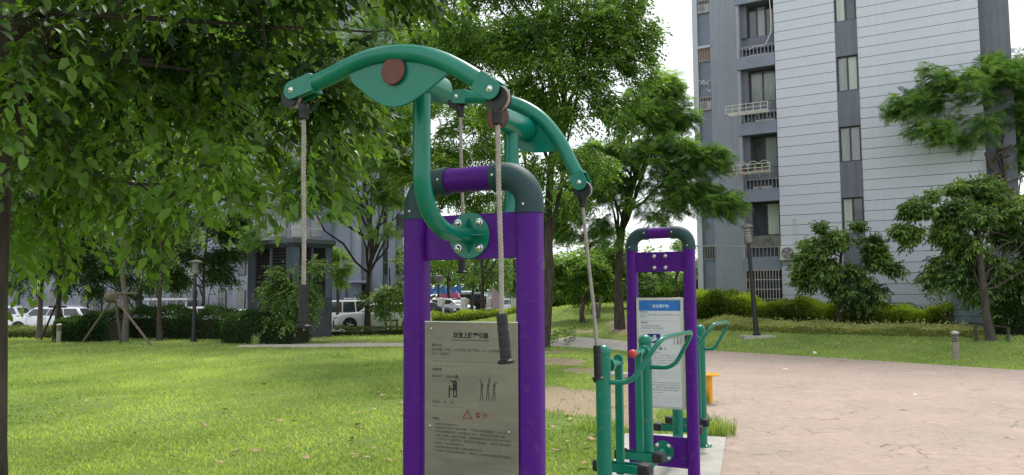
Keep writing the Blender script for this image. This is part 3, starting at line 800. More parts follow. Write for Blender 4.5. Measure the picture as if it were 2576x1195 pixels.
az_f = at1(1055, 209, .42).z
arm_station(1, [(752, 226), (795, 208), (840, 187), (880, 166), (930, 146), (980, 136), (1030, 135), (1075, 141), (1120, 156), (1165, 179), (1205, 203), (1236, 222)],
            [(874, 178), (890, 212), (909, 228), (928, 243), (945, 256), (968, 267), (992, 271), (1014, 267), (1035, 258), (1056, 244), (1075, 230), (1100, 210), (1122, 192), (1136, 180), (1140, 172), (1110, 155), (1060, 140), (1010, 136), (960, 141), (915, 155)],
            [((746, 231), (795, 210)), ((1243, 229), (1207, 205))], az_f,
            [((763.5, 263, 301), (764, 716), (763, 826)), ((1252, 268, 314), (1262, 790), (1274, 915))])
az_r = at1(1285, 309, -.4).z
arm_station(-1, [(1160, 245), (1205, 245), (1250, 250), (1290, 259), (1325, 273), (1360, 297), (1390, 330), (1415, 367), (1434, 405), (1447, 430), (1455, 445)],
            [(1215, 250), (1240, 275), (1262, 320), (1285, 352), (1300, 372), (1318, 381), (1345, 384), (1375, 383), (1405, 379), (1414, 368), (1390, 330), (1360, 297), (1325, 273), (1290, 259), (1250, 250)],
            [((1155, 246), (1178, 245)), ((1463, 461), (1452, 438))], az_r,
            [((1158, 266, 294), (1165, 600), (1161, 688)), ((1466, 488, 521), (1502, 869), (1505, 955))])

# stainless sign plate
def plate_sign(root, x0, x1, z0, z1, y):
    m = material("worn_steel_plate", (.20, .187, .155), .45, .45, var=.14, scale=3, bump=.06, bscale=200, dust=.35, dustcol=(.38, .36, .31), second=(.245, .228, .185), stretch=(1, 1, 4))
    p = MB(); p.b2((x0, y, z0), (x1, y + .004, z1)); o = build("sign_plate", p, m, root, bevel=.001)
    r = MB()
    for x, z in ((x0 + .035, z1 - .03), (x1 - .045, z1 - .03), (x0 + .03, z1 - .47), (x1 - .045, z1 - .47)): dome_nut(r, (x, y, z), .0045, (0, -1, 0))
    build("rivet", r, m_steel, o)
    return o
sx0 = at1(1069, 980, .062).x; sx1 = at1(1304, 980, .062).x; sz1 = at1(1185, 811, .062).z
sp = plate_sign(st, sx0, sx1, .62, sz1, -.064)
lip = MB(); lip.b2((sx0, -.064, sz1), (sx1, -.050, sz1 + .004)); build("plate_lip", lip, m_steel, sp)
SY = -.0648
def S1(u, v): p = at1(u, v, .0648); return Vector((p.x, SY, p.z))
T1 = []
def put(s, u, v, u2=None, size=None, mat=None, bold=0.0):
    a = S1(u, v); w = (S1(u2, v).x - a.x) if u2 else None
    return text_mb(s, size, a, (1, 0, 0), (0, 0, 1), width=w, bold=bold)
tm = put("双位上肢牵引器", 1139.5, 848.5, 1229, .036, bold=.0009); build("lettering", tm, m_ink, sp, smooth_angle=0, label="black title line of the exercise machine's sign")
tk = MB(); tg = MB()
def addt(dst, *a, **k):
    m_ = put(*a, **k); dst.add(m_.v, m_.f)
addt(tk, "2-station Arm Curl and Extension machine", 1137, 856.5, 1231, .0125, bold=.0003)
addt(tk, "锻炼方法", 1086, 870.5, 1111, .0155, bold=.0003)
addt(tk, "双手各握一手柄，一只手臂用力向下牵拉，另一只手臂随之", 1086, 881.5, 1262, .0145)
addt(tk, "向上，交替进行。", 1086, 891.5, 1132, .0145)
addt(tg, "Hold the handles with both hands.", 1089, 900.5, 1118, .009)
addt(tg, "Pull down with one arm while the other arm goes up in turn, repeat slowly and keep the movement even", 1089, 908, 1282, .009)
addt(tg, "and steady all the time.", 1089, 921, 1144, .009)
addt(tk, "主要功能", 1086, 931, 1111, .0155, bold=.0003)
addt(tk, "锻炼肩关节、上肢肌肉群", 1086, 948, 1147, .015)
addt(tg, "Exercise the shoulder joints and upper limbs", 1086, 956, 1160, .009)
addt(tk, "适用人群：成年、老年", 1087, 1012, 1141, .0145)
addt(tg, "Suitable for adults and the elderly", 1087, 1022, 1169, .009)
addt(tk, "注意事项", 1087, 1054, 1107, .0145, bold=.0003)
rows = ["1.使用前请检查器材是否完好。", "2.请在成年人指导下使用本器材，严禁超过承载重量使用（100公斤）。", "3.使用时请握紧手柄，动作幅度由小到大，循序渐进不可用力过猛。", "4.患有“心脏病、高血压”的患者，请遵医嘱使用并在家人看护下进行锻炼。", "5.十四岁以下儿童使用时，须有成年人陪同监护，以免发生意外事故。", "如有损坏，请及时通知管理人员。", "6.请勿攀爬或倒挂在器材上嬉戏打闹以免受伤。", "7.雨雪天气请勿使用本器材，请爱护公共健身设施保持环境整洁。"]
ends = [1157, 1286, 1276, 1310, 1316, 1172, 1220, 1290]
for i, (s, e) in enumerate(zip(rows, ends)):
    z = S1(1090, 1067).z - i * .0172
    w = (min(e, 1290) - 1093) / 1933 * 3.5 * 1.1
    q = text_mb(s, .0135, (S1(1093, 1067).x, SY, z), (1, 0, 0), (0, 0, 1), width=w); tk.add(q.v, q.f)
for i in range(11):
    z = S1(1090, 1067).z - .152 - i * .0105
    if z < .66: break
    q = text_mb("Before use check that the equipment is complete and safe for everyone here", .0085, (S1(1100, 1067).x + .02 * (i % 3), SY, z), (1, 0, 0), (0, 0, 1), width=(.30, .24, .33, .27)[i % 4]); tg.add(q.v, q.f)
q = text_mb("生产厂家信息", .015, (S1(1088, 1067).x, SY, S1(1090, 1067).z - .275), (1, 0, 0), (0, 0, 1)); tk.add(q.v, q.f)
build("small_lettering", tk, m_inkgrey, sp, smooth_angle=0, kind="stuff"); build("faint_lettering", tg, material("faint_ink", (.13, .125, .11), .8), sp, smooth_angle=0, kind="stuff")
# pictograms: machine icon and three stretching figures
def strokes(lst, w, root, mat, name, S=S1):
    mb = MB()
    for pts, wd in lst:
        P = [S(*p) for p in pts]
        for a, b in zip(P, P[1:]):
            d = (b - a).normalized(); s = Vector((-d.z, 0, d.x)) * wd
            mb.add([a - s, a + s, b + s * .9, b - s * .9], [(0, 1, 2, 3)])
    return build(name, mb, mat, root, smooth_angle=0)
k = .0012
strokes([([(1131, 970), (1130, 1000)], .0035), ([(1131, 980), (1140, 977)], .003), ([(1140, 962), (1141, 998)], .0025), ([(1148, 962), (1148, 999)], .003), ([(1140, 963), (1149, 963)], .003), ([(1140, 997), (1149, 998)], .003), ([(1144, 966), (1144, 983)], .0055),
         ([(1132, 958), (1148, 961)], .003), ([(1146, 962), (1149, 944)], .0018), ([(1146, 944), (1152, 948)], .003), ([(1152, 948), (1154, 955)], .0015)], k, sp, m_ink, "machine_pictogram")
fig = []
for cx, top, bend in ((1212, 952, -1), (1228, 947, .4), (1243, 955, 1)):
    fig += [([(cx - 8 * (bend < 0) + 2, top + 2), (cx, 966)], .0016), ([(cx - 3, 968), (cx + 4, 971)], .0055), ([(cx + 2, 966), (cx + 7 * bend + 3, top + 6)], .0018), ([(cx, 972), (cx - 1, 988)], .0045), ([(cx - 2, 988), (cx - 5, 1009)], .0022), ([(cx + 2, 988), (cx + 2, 1009)], .0022)]
strokes(fig, k, sp, m_inkgrey, "stretching_figures")
tri = [(1164.5, 1052), (1176, 1030), (1187, 1053), (1164.5, 1052)]
strokes([(tri, .0022), ([(1175.8, 1037), (1175.8, 1046)], .0014), ([(1175.8, 1048), (1175.8, 1049.6)], .0014)], k, sp, m_inkred, "warning_triangle")
w = put("警 示", 1196, 1050, 1226, .028, bold=.0005); build("warning_lettering", w, m_inkred, sp, smooth_angle=0)

# ---- twin air walker with its portal sign
O2 = Vector((1.5, 7.79, 0)); TH2 = math.atan2(-.471, .882)
EX2 = Vector((math.cos(TH2), math.sin(TH2), 0)); N2 = Vector((math.sin(TH2), -math.cos(TH2), 0))
wk = thing("air_walker", "green twin air walker joined to a purple portal with a framed white instruction board", "exercise machine", O2, TH2)
def loc2(p): p = Vector(p) - O2; return Vector((p.dot(EX2), -p.dot(N2), p.z))
def at2(u, v, d): return loc2(RP(u, v, O2 + N2 * d, N2))
zb2 = at2(1661, 586, 0).z; a2 = at2(1661, 684, 0).z; b2_ = at2(1661, 634, 0).z
sign_frame(wk, 0, 0, .2985, zb2, (a2, b2_), lower=(at2(1700, 1176, 0).z, at2(1700, 1099, 0).z))
for dx in (-.058, .058):
    for dz in (-.058, .058):
        b_ = MB(); dome_nut(b_, (dx, -.012, (a2 + b2_) / 2 + dz), .0165, (0, -1, 0)); build("bolt", b_, m_steel, wk)
# board
m_alu = material("aluminium_frame", (.55, .55, .55), .35, .7, var=.06)
m_white = material("white_poster", (.60, .62, .67), .45, var=.05, scale=2)
m_blue = material("blue_print", (.02, .15, .52), .45, var=.3, scale=12)
m_navy = material("navy_print", (.015, .015, .16), .5)
bx0 = at2(1603, 900, .065).x; bx1 = at2(1721, 900, .065).x; bz1 = at2(1660, 749, .065).z; bz0 = at2(1700, 1030, .065).z
BY = -.066
bd = MB(); bd.b2((bx0 + .012, BY + .006, bz0 + .012), (bx1 - .012, BY + .02, bz1 - .012)); board = build("instruction_board", bd, m_white, wk)
fm = MB(); fw = .026
fm.b2((bx0, BY, bz0), (bx0 + fw, BY + .022, bz1)); fm.b2((bx1 - fw, BY, bz0), (bx1, BY + .022, bz1))
fm.b2((bx0 + fw, BY, bz1 - fw), (bx1 - fw, BY + .022, bz1)); fm.b2((bx0 + fw, BY, bz0), (bx1 - fw, BY + .022, bz0 + fw)); build("frame", fm, m_alu, board, bevel=.002)
TY = BY + .0055
bb = MB(); bb.b2((bx0 + fw, TY, bz1 - fw - .105), (bx1 - fw, TY + .002, bz1 - fw)); build("blue_header", bb, m_blue, board)
xc = (bx0 + bx1) / 2; zt = bz1 - fw
def tx(s, size, x, z, mat, name, width=None, align='LEFT', bold=0, y=TY - .0012):
    q = text_mb(s, size, (x, y, z), (1, 0, 0), (0, 0, 1), align=align, width=width, bold=bold); return build(name, q, mat, board, smooth_angle=0)
m_pale = material("pale_ink", (.75, .88, .95), .6)
tx("双位漫步机", .034, xc - .075, zt - .070, m_pale, "lettering", width=.17, bold=.0004)
tt = MB(); tg2 = MB()
def a2t(dst, s, size, x, z, width=None, bold=0):
    q = text_mb(s, size, (x, TY, z), (1, 0, 0), (0, 0, 1), width=width, bold=bold); dst.add(q.v, q.f)
L = bx0 + fw + .012; Wd = bx1 - bx0 - 2 * fw - .024
a2t(tt, "锻炼方法", .019, L, zt - .125, bold=.0004)
a2t(tt, "双手握杆，双脚站立于踏板上，双腿前后交替做摆动动作，动作", .016, L, zt - .150, Wd)
a2t(tt, "幅度适中。", .016, L, zt - .170)
for i, (z, w_) in enumerate(((.187, .22), (.205, .98), (.302, .6), (.318, .97))): a2t(tg2, "Hold the bars stand on the pedals and swing both legs forward and back in turn " * 1, .0095, L, zt - z, Wd * w_)
a2t(tt, "主要功能", .019, L, zt - .230, bold=.0004)
a2t(tt, "1.增强下肢肌肉力量、柔韧性。", .016, L, zt - .262)
a2t(tt, "2.增强心肺功能、改善下肢及腰部。", .016, L, zt - .285)
nv = MB(); nv.b2((L + .075, TY - .001, zt - .425), (L + .205, TY + .001, zt - .335)); build("machine_picture", nv, m_navy, board)
def SB(x, z): return Vector((L + x, TY - .002, zt - z))
def st2(lst, mat, name):
    mb = MB()
    for pts, wd in lst:
        P = [SB(*p) for p in pts]
        for a, b in zip(P, P[1:]):
            d = (b - a).normalized(); s = Vector((-d.z, 0, d.x)) * wd; mb.add([a - s, a + s, b + s, b - s], [(0, 1, 2, 3)])
    build(name, mb, mat, board, smooth_angle=0)
st2([([(.11, .412), (.115, .375)], .004), ([(.125, .405), (.125, .365)], .003), ([(.14, .40), (.142, .35), (.155, .352), (.152, .40)], .004), ([(.11, .41), (.15, .40), (.17, .385)], .003), ([(.165, .395), (.172, .372)], .003)], m_pale, "machine_drawing")
st2([([(.335, .352), (.35, .375), (.35, .40), (.342, .437)], .0035), ([(.37, .35), (.378, .375), (.39, .372), (.402, .348)], .003), ([(.382, .372), (.384, .40), (.375, .437)], .005), ([(.388, .40), (.395, .437)], .003), ([(.42, .352), (.41, .38), (.412, .437)], .0035)], material("figure_ink", (.22, .22, .25), .8), "stretching_figures")
a2t(tt, "适用人群：成年、老年、少年", .016, L, zt - .440)
a2t(tg2, "Suitable for adults, teenagers and the elderly", .0095, L, zt - .455, Wd * .5)
q = text_mb("警  示", .024, (xc + .0, TY, zt - .49), (1, 0, 0), (0, 0, 1), bold=.0004); tt.add(q.v, q.f)
st2([([(.185, .49), (.203, .462), (.221, .49), (.185, .49)], .003), ([(.203, .47), (.203, .482)], .002)], material("olive_ink", (.22, .22, .03), .8), "warning_triangle")
for i in range(7): a2t(tt, rows[i], .0155, L, zt - .525 - i * .0255, Wd * (.5, .93, .97, 1, .98, .5, .7)[i])
for i in range(5): a2t(tg2, "Before use check that the equipment is complete and that nobody stands too close to it", .010, L, zt - .71 - i * .019, Wd * (.95, .98, .9, .97, .5)[i])
for i in range(5): a2t(tt, rows[(i + 3) % 8], .0155, L, zt - .82 - i * .0245, Wd * (.98, .97, 1, .95, .55)[i])
for i in range(6): a2t(tg2, "Please do not climb on the equipment and keep children under the care of an adult", .010, L, zt - .945 - i * .018, Wd * (.98, 1, .97, .98, .99, .5)[i])
zb_ = zt - 1.075
if zb_ > bz0 + .05:
    q = text_mb("合  格  证", .024, (xc - .08, TY, zb_), (1, 0, 0), (0, 0, 1), bold=.0003); tt.add(q.v, q.f)
    for i in range(5):
        if zb_ - .03 - i * .022 > bz0 + .035: a2t(tt, ["产品名称：双位漫步机", "执行标准：符合国家室外健身器材标准", "检验员：01", "生产日期见铭牌", "安全使用年限"][i], .0135, L, zb_ - .03 - i * .022)
build("small_lettering", tt, material("poster_ink", (.05, .05, .12), .8), board, smooth_angle=0, kind="stuff"); build("faint_lettering", tg2, material("poster_ink_faint", (.2, .2, .3), .8), board, smooth_angle=0, kind="stuff")

# walker posts, swing legs, pedals
def cap_profile(r): return [(r * 1.02, -.002), (r * 1.10, 0), (r * 1.10, .022), (r * 1.02, .036), (r * .8, .052), (r * .45, .062), (.001, .065)]
def wpost(x, y, h, r=.057):
    p = MB(); p.cyl((x, y, .02), (x, y, h), r, n=28); o = build("post", p, m_green, wk)
    c = MB(); c.lathe(cap_profile(r), 24, None, (x, y, h)); build("post_cap", c, m_green, o)
    f = MB(); f.cyl((x, y, .03), (x, y, .042), .11, n=28); build("base_flange", f, m_green, o)
    for a in (45, 135, 225, 315):
        n_ = MB(); dome_nut(n_, (x + .088 * math.cos(R(a)), y + .088 * math.sin(R(a)), .042), .012, (0, 0, 1)); build("bolt", n_, m_steel, o)
    return o
A = (.20, -2.12); B = (.105, -.84); C_ = (-.10, .85); D_ = (-.03, 1.62)
hA = at2(1527, 872, 2.12).z - .05; hB = at2(1620, 846, .84).z - .05
wpost(*A, hA); wpost(*B, hB); wpost(*C_, hB); wpost(*D_, hB)
def leg(x, y, top, pedal_z, side, px0, px1, pname="swing_leg"):
    g = MB(); o_ = []
    w, dpt = .032, .018
    g.prism([(x - w, y - dpt, pedal_z - .02), (x + w, y - dpt, pedal_z - .02), (x + w, y + dpt, pedal_z - .02), (x - w, y + dpt, pedal_z - .02)], (0, 0, top - pedal_z + .02))
    lg = build(pname, g, m_green, wk, bevel=.010)
    c = MB(); c.cyl((x, y - .02, top), (x, y + .02, top), .036, n=20); build("leg_top", c, m_green, lg, bevel=.004)
    # channel-shaped pedal running fore and aft
    z = pedal_z; pw = .055
    ch = MB(); ch.b2((px0, y + side * .02 - pw, z), (px1, y + side * .02 + pw, z + .008)); ch.b2((px0, y + side * .02 - pw, z), (px1, y + side * .02 - pw + .006, z + .065)); ch.b2((px0, y + side * .02 + pw - .006, z), (px1, y + side * .02 + pw, z + .065))
    pd = build("pedal", ch, m_green, wk, bevel=.002)
    for xx in (px0, px1):
        s = 1 if xx == px1 else -1
        e = MB(); e.b2((min(xx - s * .02, xx + s * .075), y + side * .02 - pw - .008, z - .01), (max(xx - s * .02, xx + s * .075), y + side * .02 + pw + .008, z + .078)); build("end_block", e, m_black, pd, bevel=.018)
    return lg
x2, y2 = at2(1608, 1000, 1.09).x, -1.09
pA = at2(1600, 1185, 1.83); pB = at2(1640, 1150, 1.12)
leg(at2(1558, 1000, 1.83).x, -1.83, at2(1551, 902, 1.83).z, pA.z - .02, 1, at2(1516, 1180, 1.83).x, at2(1612, 1180, 1.83).x)
leg(x2, y2, at2(1608, 890, 1.09).z, pB.z - .04, 1, at2(1568, 1150, 1.09).x, at2(1648, 1155, 1.09).x)
leg(at2(1753, 1000, -1.0).x - .03, 1.02, at2(1608, 890, 1.09).z, at2(1740, 1082, -1.0).z - .03, 1, at2(1660, 1078, -1.0).x, at2(1748, 1078, -1.0).x)
leg(-.0, 1.36, at2(1608, 890, 1.09).z, at2(1740, 1062, -1.36).z - .03, 1, at2(1690, 1058, -1.36).x, at2(1766, 1058, -1.36).x)
# axles with bearing collars and a red ball end
for (x, y, ya, top) in ((x2, B[1] - .0, y2 - .13, at2(1606, 889, 1.2).z), (at2(1558, 1000, 1.83).x, A[1], -1.78, at2(1551, 912, 1.83).z), (-.1, C_[1], 1.06, at2(1606, 889, 1.2).z)):
    m_ = MB(); m_.cyl((x, y, top), (x, ya, top), .028, n=18); ax = build("axle", m_, m_green, wk)
    cm_ = MB(); yy = y - .065 if ya < y else y + .065; cm_.cyl((x, yy, top), (x, yy - .05 if ya < y else yy + .05, top), .05, n=24); build("bearing_collar", cm_, m_green, ax, bevel=.006)
bm_ = MB(); Mx = Matrix.Rotation(R(90), 3, 'X'); rb_ = .036
bm_.lathe([(rb_ * math.sin(R(t)), -rb_ * math.cos(R(t))) for t in range(4, 180, 16)] + [(.002, rb_)], 20, Mx, (x2, y2 - .15, at2(1606, 889, 1.2).z)); build("ball_end", bm_, m_redball, wk, smooth_angle=80)
bo_ = MB(); dome_nut(bo_, (A[0] - .05, A[1] - .03, at2(1512, 958, 2.15).z), .014, (-.9, -.4, 0)); build("bolt", bo_, m_black, wk)
# handle loops
def handle(pts, r=.0165):
    pts = [Vector(p) for p in pts]; out = [pts[0]]
    for i in range(1, len(pts) - 1):      # rounded corners
        a, b, c = pts[i - 1], pts[i], pts[i + 1]; k = min(.13, (b - a).length * .48, (c - b).length * .48)
        p = b + (a - b).normalized() * k; q = b + (c - b).normalized() * k
        out += bez(p, b, q, 8)
    out.append(pts[-1]); m_ = MB(); m_.tube(out, r, 16); return build("handrail", m_, m_green, wk, smooth_angle=60)
zl = at2(1560, 962, 2.1).z; zh = at2(1664, 851, 2.0).z
handle([(A[0] + .04, A[1], zl), (A[0] + .21, A[1] + .02, zl), (.62, -2.02, zh), (.56, -.90, zh), (.37, -.86, zl), (B[0] + .04, B[1], zl)], .0185)
zl2 = zl; 
handle([(C_[0] + .04, C_[1], zl2), (C_[0] + .17, C_[1] + .02, zl2), (.30, .93, zh), (.32, 1.62, zh), (.14, 1.62, zl2), (D_[0] + .04, D_[1], zl2)], .0185)
# stub arms joining the portal's lower plate to the posts
lz = (at2(1700, 1176, 0).z + at2(1700, 1099, 0).z) / 2
for sg, P_ in ((-1, B), (1, C_)):
    f = MB(); f.cyl((0, sg * .012, lz), (0, sg * .024, lz), .106, n=36); fl = build("flange", f, m_green, wk, bevel=.002)
    for dx in (-.058, .058):
        for dz in (-.058, .058):
            n_ = MB(); dome_nut(n_, (dx, sg * .024, lz + dz), .0165, (0, sg, 0)); build("bolt", n_, m_steel, fl)
    t_ = MB(); t_.tube([(0, sg * .02, lz), (P_[0] * .5, P_[1] * .5, lz), (P_[0], P_[1], lz)], .036, 24); build("joining_arm", t_, m_green, wk)
stk = MB(); stk.b2((D_[0] - .06, D_[1] - .0595, .22), (D_[0] + .02, D_[1] - .0575, .29)); build("sticker", stk, m_white, wk, label="small white sticker low on the rear green post")

# ---- yellow stool
g = G(1785, 1015); ys = thing("stool", "yellow round-topped stool on one post standing on the pink plaza", "stool", (g.x, g.y, .012))
s = MB(); s.cyl((0, 0, 0), (0, 0, .45), .056, n=24); build("leg", s, m_yellow, ys)
s = MB(); s.lathe([(.02, .44), (.165, .445), (.178, .455), (.178, .468), (.165, .482), (.05, .487), (.001, .487)], 40); build("seat", s, m_yellow, ys)

# white bits behind the board: concrete bench end in the grass
b_ = MB(); p = G(1577, 950); b_.b2((-.5, -.15, 0), (.12, .15, .10)); top_mesh("kerb_stone", b_, m_conc, "pale concrete kerb stone in the grass left of the white instruction board", "kerb stone", (p.x, p.y, .0), world_pts=False, bevel=.01)

# ================================================================== BUILDINGS
m_wall = material("pale_render", (.545, .57, .645), .85, var=.035, scale=1.5, bump=.25, bscale=60, detail=8, streak=.05)
m_wall_strip = material("light_edge_render", (.50, .53, .58), .85, var=.04, scale=2)
m_groove = material("joint_shadow_gap", (.045, .045, .085), .9)
m_wgrey = material("mid_grey_render", (.30, .325, .38), .85, var=.06, scale=1.2, bump=.2, streak=.15)
m_wdark = material("dark_grey_render", (.15, .16, .20), .85, var=.07, scale=1.5, bump=.2, streak=.2)
m_wblue = material("blue_grey_render", (.20, .225, .29), .85, var=.12, scale=1.0, bump=.2)
m_frame = material("dark_window_frame", (.035, .036, .042), .5)
m_pane = material("window_pane", (.05, .06, .07), .06, var=.5, scale=1.0, spec=.9)
m_pane2 = material("curtained_pane", (.20, .23, .24), .12, var=.25, scale=2.0, spec=.8, second=(.30, .33, .32), stretch=(14, 14, .6))
m_curt = material("pale_curtain", (.46, .50, .46), .8, var=.2, scale=1.5, stretch=(9, 9, .3))
m_void = material("dark_interior", (.02, .02, .024), .9)
m_bar = material("grey_steel_bars", (.33, .32, .31), .5, .3)
m_rail = material("grey_railing", (.24, .26, .30), .5, .2)
m_ac = material("ac_casing", (.55, .54, .50), .5, var=.08)
m_acg = material("ac_grille", (.07, .07, .075), .6)
m_white_metal = material("cream_metal", (.60, .57, .50), .45)

# local frame: x along the facade (to the right), y into the building, z up
PA = U(1950, 738, 33.9); PA.z = 0
E_ = Vector((.857, -.515, 0)).normalized(); NB = Vector((E_.y, -E_.x, 0))     # NB: out of the wall, towards us
THB = math.atan2(E_.y, E_.x)
bl = thing("apartment_block", "tall pale grey apartment block with thin dark wall joints rising behind the hedge", "building", (PA.x, PA.y, 0), THB)
def bq(u, v, d=0.0):
    p = RP(u, v, PA + NB * d, NB) - PA
    return Vector((p.dot(E_), -p.dot(NB), p.z))
wx0 = bq(1951, 200).x; s0 = bq(2104, 200).x; s1 = bq(2161, 200).x; wx1 = bq(2467, 150).x
TOP = 24.0; BASE = -.2
def pb(name, lo, hi, mat, parent=bl, **k): m = MB(); m.b2(lo, hi); return build(name, m, mat, parent, smooth_angle=0, **k)
pb("wall", (wx0 + .01, .06, BASE), (s0, 9.0, TOP), m_groove); pb("wall", (s1, .06, BASE), (wx1 - .01, 9.0, TOP), m_groove); pb("wall", (s0, .40, BASE), (s1, 9.0, TOP), m_void)
# rendered bands with recessed dark joints; pitch from the photograph
pitch = .4355; zj0 = bq(2000, 742, 0).z % pitch
cache = {}
def panel(name, x0, x1, z0, z1, y0, mat, parent):
    key = (round(x1 - x0, 3), round(z1 - z0, 3), name, mat.name)
    c = ((x0 + x1) / 2, y0, (z0 + z1) / 2)
    if key in cache: return share(cache[key], parent, loc=c)
    m = MB(); m.b2((-(x1 - x0) / 2, 0, -(z1 - z0) / 2), ((x1 - x0) / 2, .075, (z1 - z0) / 2)); o = build(name, m, mat, parent, smooth_angle=0, bevel=.006); o.location = c; cache[key] = o; return o
k = 0; z = BASE
while z < TOP - .5:
    z1 = zj0 + pitch * (k) + .0
    if z1 <= BASE + .1: k += 1; continue
    g_ = .0095
    for a, b in ((wx0, s0), (s1, wx1)): panel("wall_panel", a, b, z + g_, z1 - g_, 0, m_wall, bl)
    z = z1; k += 1
# window strip, storey by storey
ST = 3.055
def sliding_window(parent, x0, x1, z0, z1, y, panes=2, mats=(None, None), name="window", fw=.055, sill=True):
    w = MB(); w.b2((x0, y, z0), (x0 + fw, y + .08, z1)); w.b2((x1 - fw, y, z0), (x1, y + .08, z1)); w.b2((x0 + fw, y, z1 - fw), (x1 - fw, y + .08, z1)); w.b2((x0 + fw, y, z0), (x1 - fw, y + .08, z0 + fw))
    for i in range(1, panes):
        xm = x0 + (x1 - x0) * i / panes; w.b2((xm - fw * .6, y + .01, z0 + fw), (xm + fw * .6, y + .07, z1 - fw))
    f = build(name, w, m_frame, parent, smooth_angle=0)
    for i in range(panes):
        a = x0 + (x1 - x0) * i / panes + fw * .55; b = x0 + (x1 - x0) * (i + 1) / panes - fw * .55
        mt = mats[i % len(mats)] or m_pane
        q = MB(); q.b2((a, y + .045 + .01 * i, z0 + fw * .8), (b, y + .055 + .01 * i, z1 - fw * .8)); build("pane", q, mt, f, smooth_angle=0)
    return f
zt = bq(2130, 497).z            # top of the lowest whole window
wmats = {-1: (m_pane, m_pane), 0: (m_curt, m_pane), 1: (m_pane2, m_pane2), 2: (m_pane2, m_curt), 3: (m_curt, m_pane), 4: (m_pane, m_pane2), 5: (m_pane, m_pane)}
for i in range(-1, 6):
    a = zt + i * ST; b = a - 1.53
    sliding_window(bl, s0 + .03, s1 - .03, b, a, .12, 2, wmats[i])
    vd = MB(); vd.b2((s0, .03, a), (s1, .10, a + ST - 1.53)); build("spandrel_panel", vd, m_wdark, bl, smooth_angle=0)
    for xx in (s0, s1 - .03): pb("window_reveal", (xx, .03, b), (xx + .03, .12, a), m_wdark)
    pb("window_sill", (s0 + .03, .04, b - .05), (s1 - .03, .12, b), m_wdark)
pb("spandrel_panel", (s0, .03, BASE), (s1, .10, zt - ST - 1.53 - .05), m_wdark)
# side wall turning back on the right, and the dark wing behind it
wx2 = wx1 + .02
pb("side_wall", (wx1 + .004, .5, BASE), (bq(2545, 150, -.5).x, 9, TOP), m_wdark)
# ---- balcony bay left of the pale wall
bx_l = bq(1862, 200, .0).x; D1 = .95
pb("bay_back_wall", (bx_l, D1 + .14, BASE), (wx0, D1 + .3, TOP), m_wdark)
pb("bay_side_wall", (bx_l - .12, .02, BASE), (bx_l - .001, D1 + 4, TOP), m_wgrey)
zs0 = bq(1905, 679, 0).z
bars_m = {}
def bar_set(parent, name, x0, x1, z0, z1, y, n, mat, r=.011, rails=2, slats=True):
    """upright bars between rails, each bar a piece"""
    m = MB()
    for j in range(rails):
        zz = z0 + (z1 - z0) * j / max(1, rails - 1); m.b2((x0, y - r * 1.3, zz - r * 1.3), (x1, y + r * 1.3, zz + r * 1.3))
    fr = build(name, m, mat, parent, smooth_angle=0)
    for j in range(n):
        x = x0 + (x1 - x0) * (j + .5) / n
        key = (round(z1 - z0, 3), round(r, 4), mat.name)
        if key in bars_m: share(bars_m[key], fr, loc=(x, y, (z0 + z1) / 2))
        else:
            b = MB(); b.box((0, 0, 0), (r * 2, r * 2, z1 - z0)); o = build("bar", b, mat, fr, smooth_angle=0); o.location = (x, y, (z0 + z1) / 2); bars_m[key] = o
    return fr
def ac_unit(x, y, z, label, w=.82, h=.56, parent=None, out=.3, under=False):
    """outdoor air conditioner: casing, round fan grille, vents; a thing of its own"""
    loc = bl.matrix_basis @ Vector((x, y, z))
    t = thing("air_conditioner", label, "air conditioner", loc, THB)
    c = MB(); c.b2((-w / 2, -out, 0), (w / 2, 0, h)); build("casing", c, m_ac, t, bevel=.015)
    g = MB(); Mx = Matrix.Rotation(R(90), 3, 'X'); cx = -w * .14
    for q in range(1, 6):
        rr = h * .42 * q / 5; pts = [(cx + rr * math.cos(a), -out - .012, h * .5 + rr * math.sin(a)) for a in [R(x_) for x_ in range(0, 361, 20)]]; g.tube(pts, .006, 4, caps=False)
    build("fan_grille", g, m_ac, t, smooth_angle=0)
    d = MB(); d.cyl((cx, -out - .002, h * .5), (cx, -out - .006, h * .5), h * .43, n=24); build("fan_opening", d, m_acg, t)
    f = MB()
    for q in range(4):
        a = R(q * 90 + 20); f.prism([(cx + .03 * math.cos(a - .6), -out - .008, h * .5 + .03 * math.sin(a - .6)), (cx + h * .36 * math.cos(a - .35), -out - .008, h * .5 + h * .36 * math.sin(a - .35)), (cx + h * .36 * math.cos(a + .25), -out - .008, h * .5 + h * .36 * math.sin(a + .25))], (0, -.002, 0))
    build("fan_blade", f, m_bar, t, smooth_angle=0, kind="stuff")
    ft = MB(); ft.b2((-w / 2 + .05, -out + .02, -.05), (-w / 2 + .12, -.02, 0)); build("foot", ft, m_bar, t); ft = MB(); ft.b2((w / 2 - .12, -out + .02, -.05), (w / 2 - .05, -.02, 0)); build("foot", ft, m_bar, t)
    return t
ords = {0: "ground-floor ledge behind the tree", 1: "balcony ledge just above the curved flower cage's neighbour floor", }
ac_labels = {1: "old air conditioner on the lowest open balcony ledge, behind grey railings", 2: "cream air conditioner on the balcony ledge under the square flower cage", 3: "air conditioner with a white hose on the highest visible balcony ledge"}
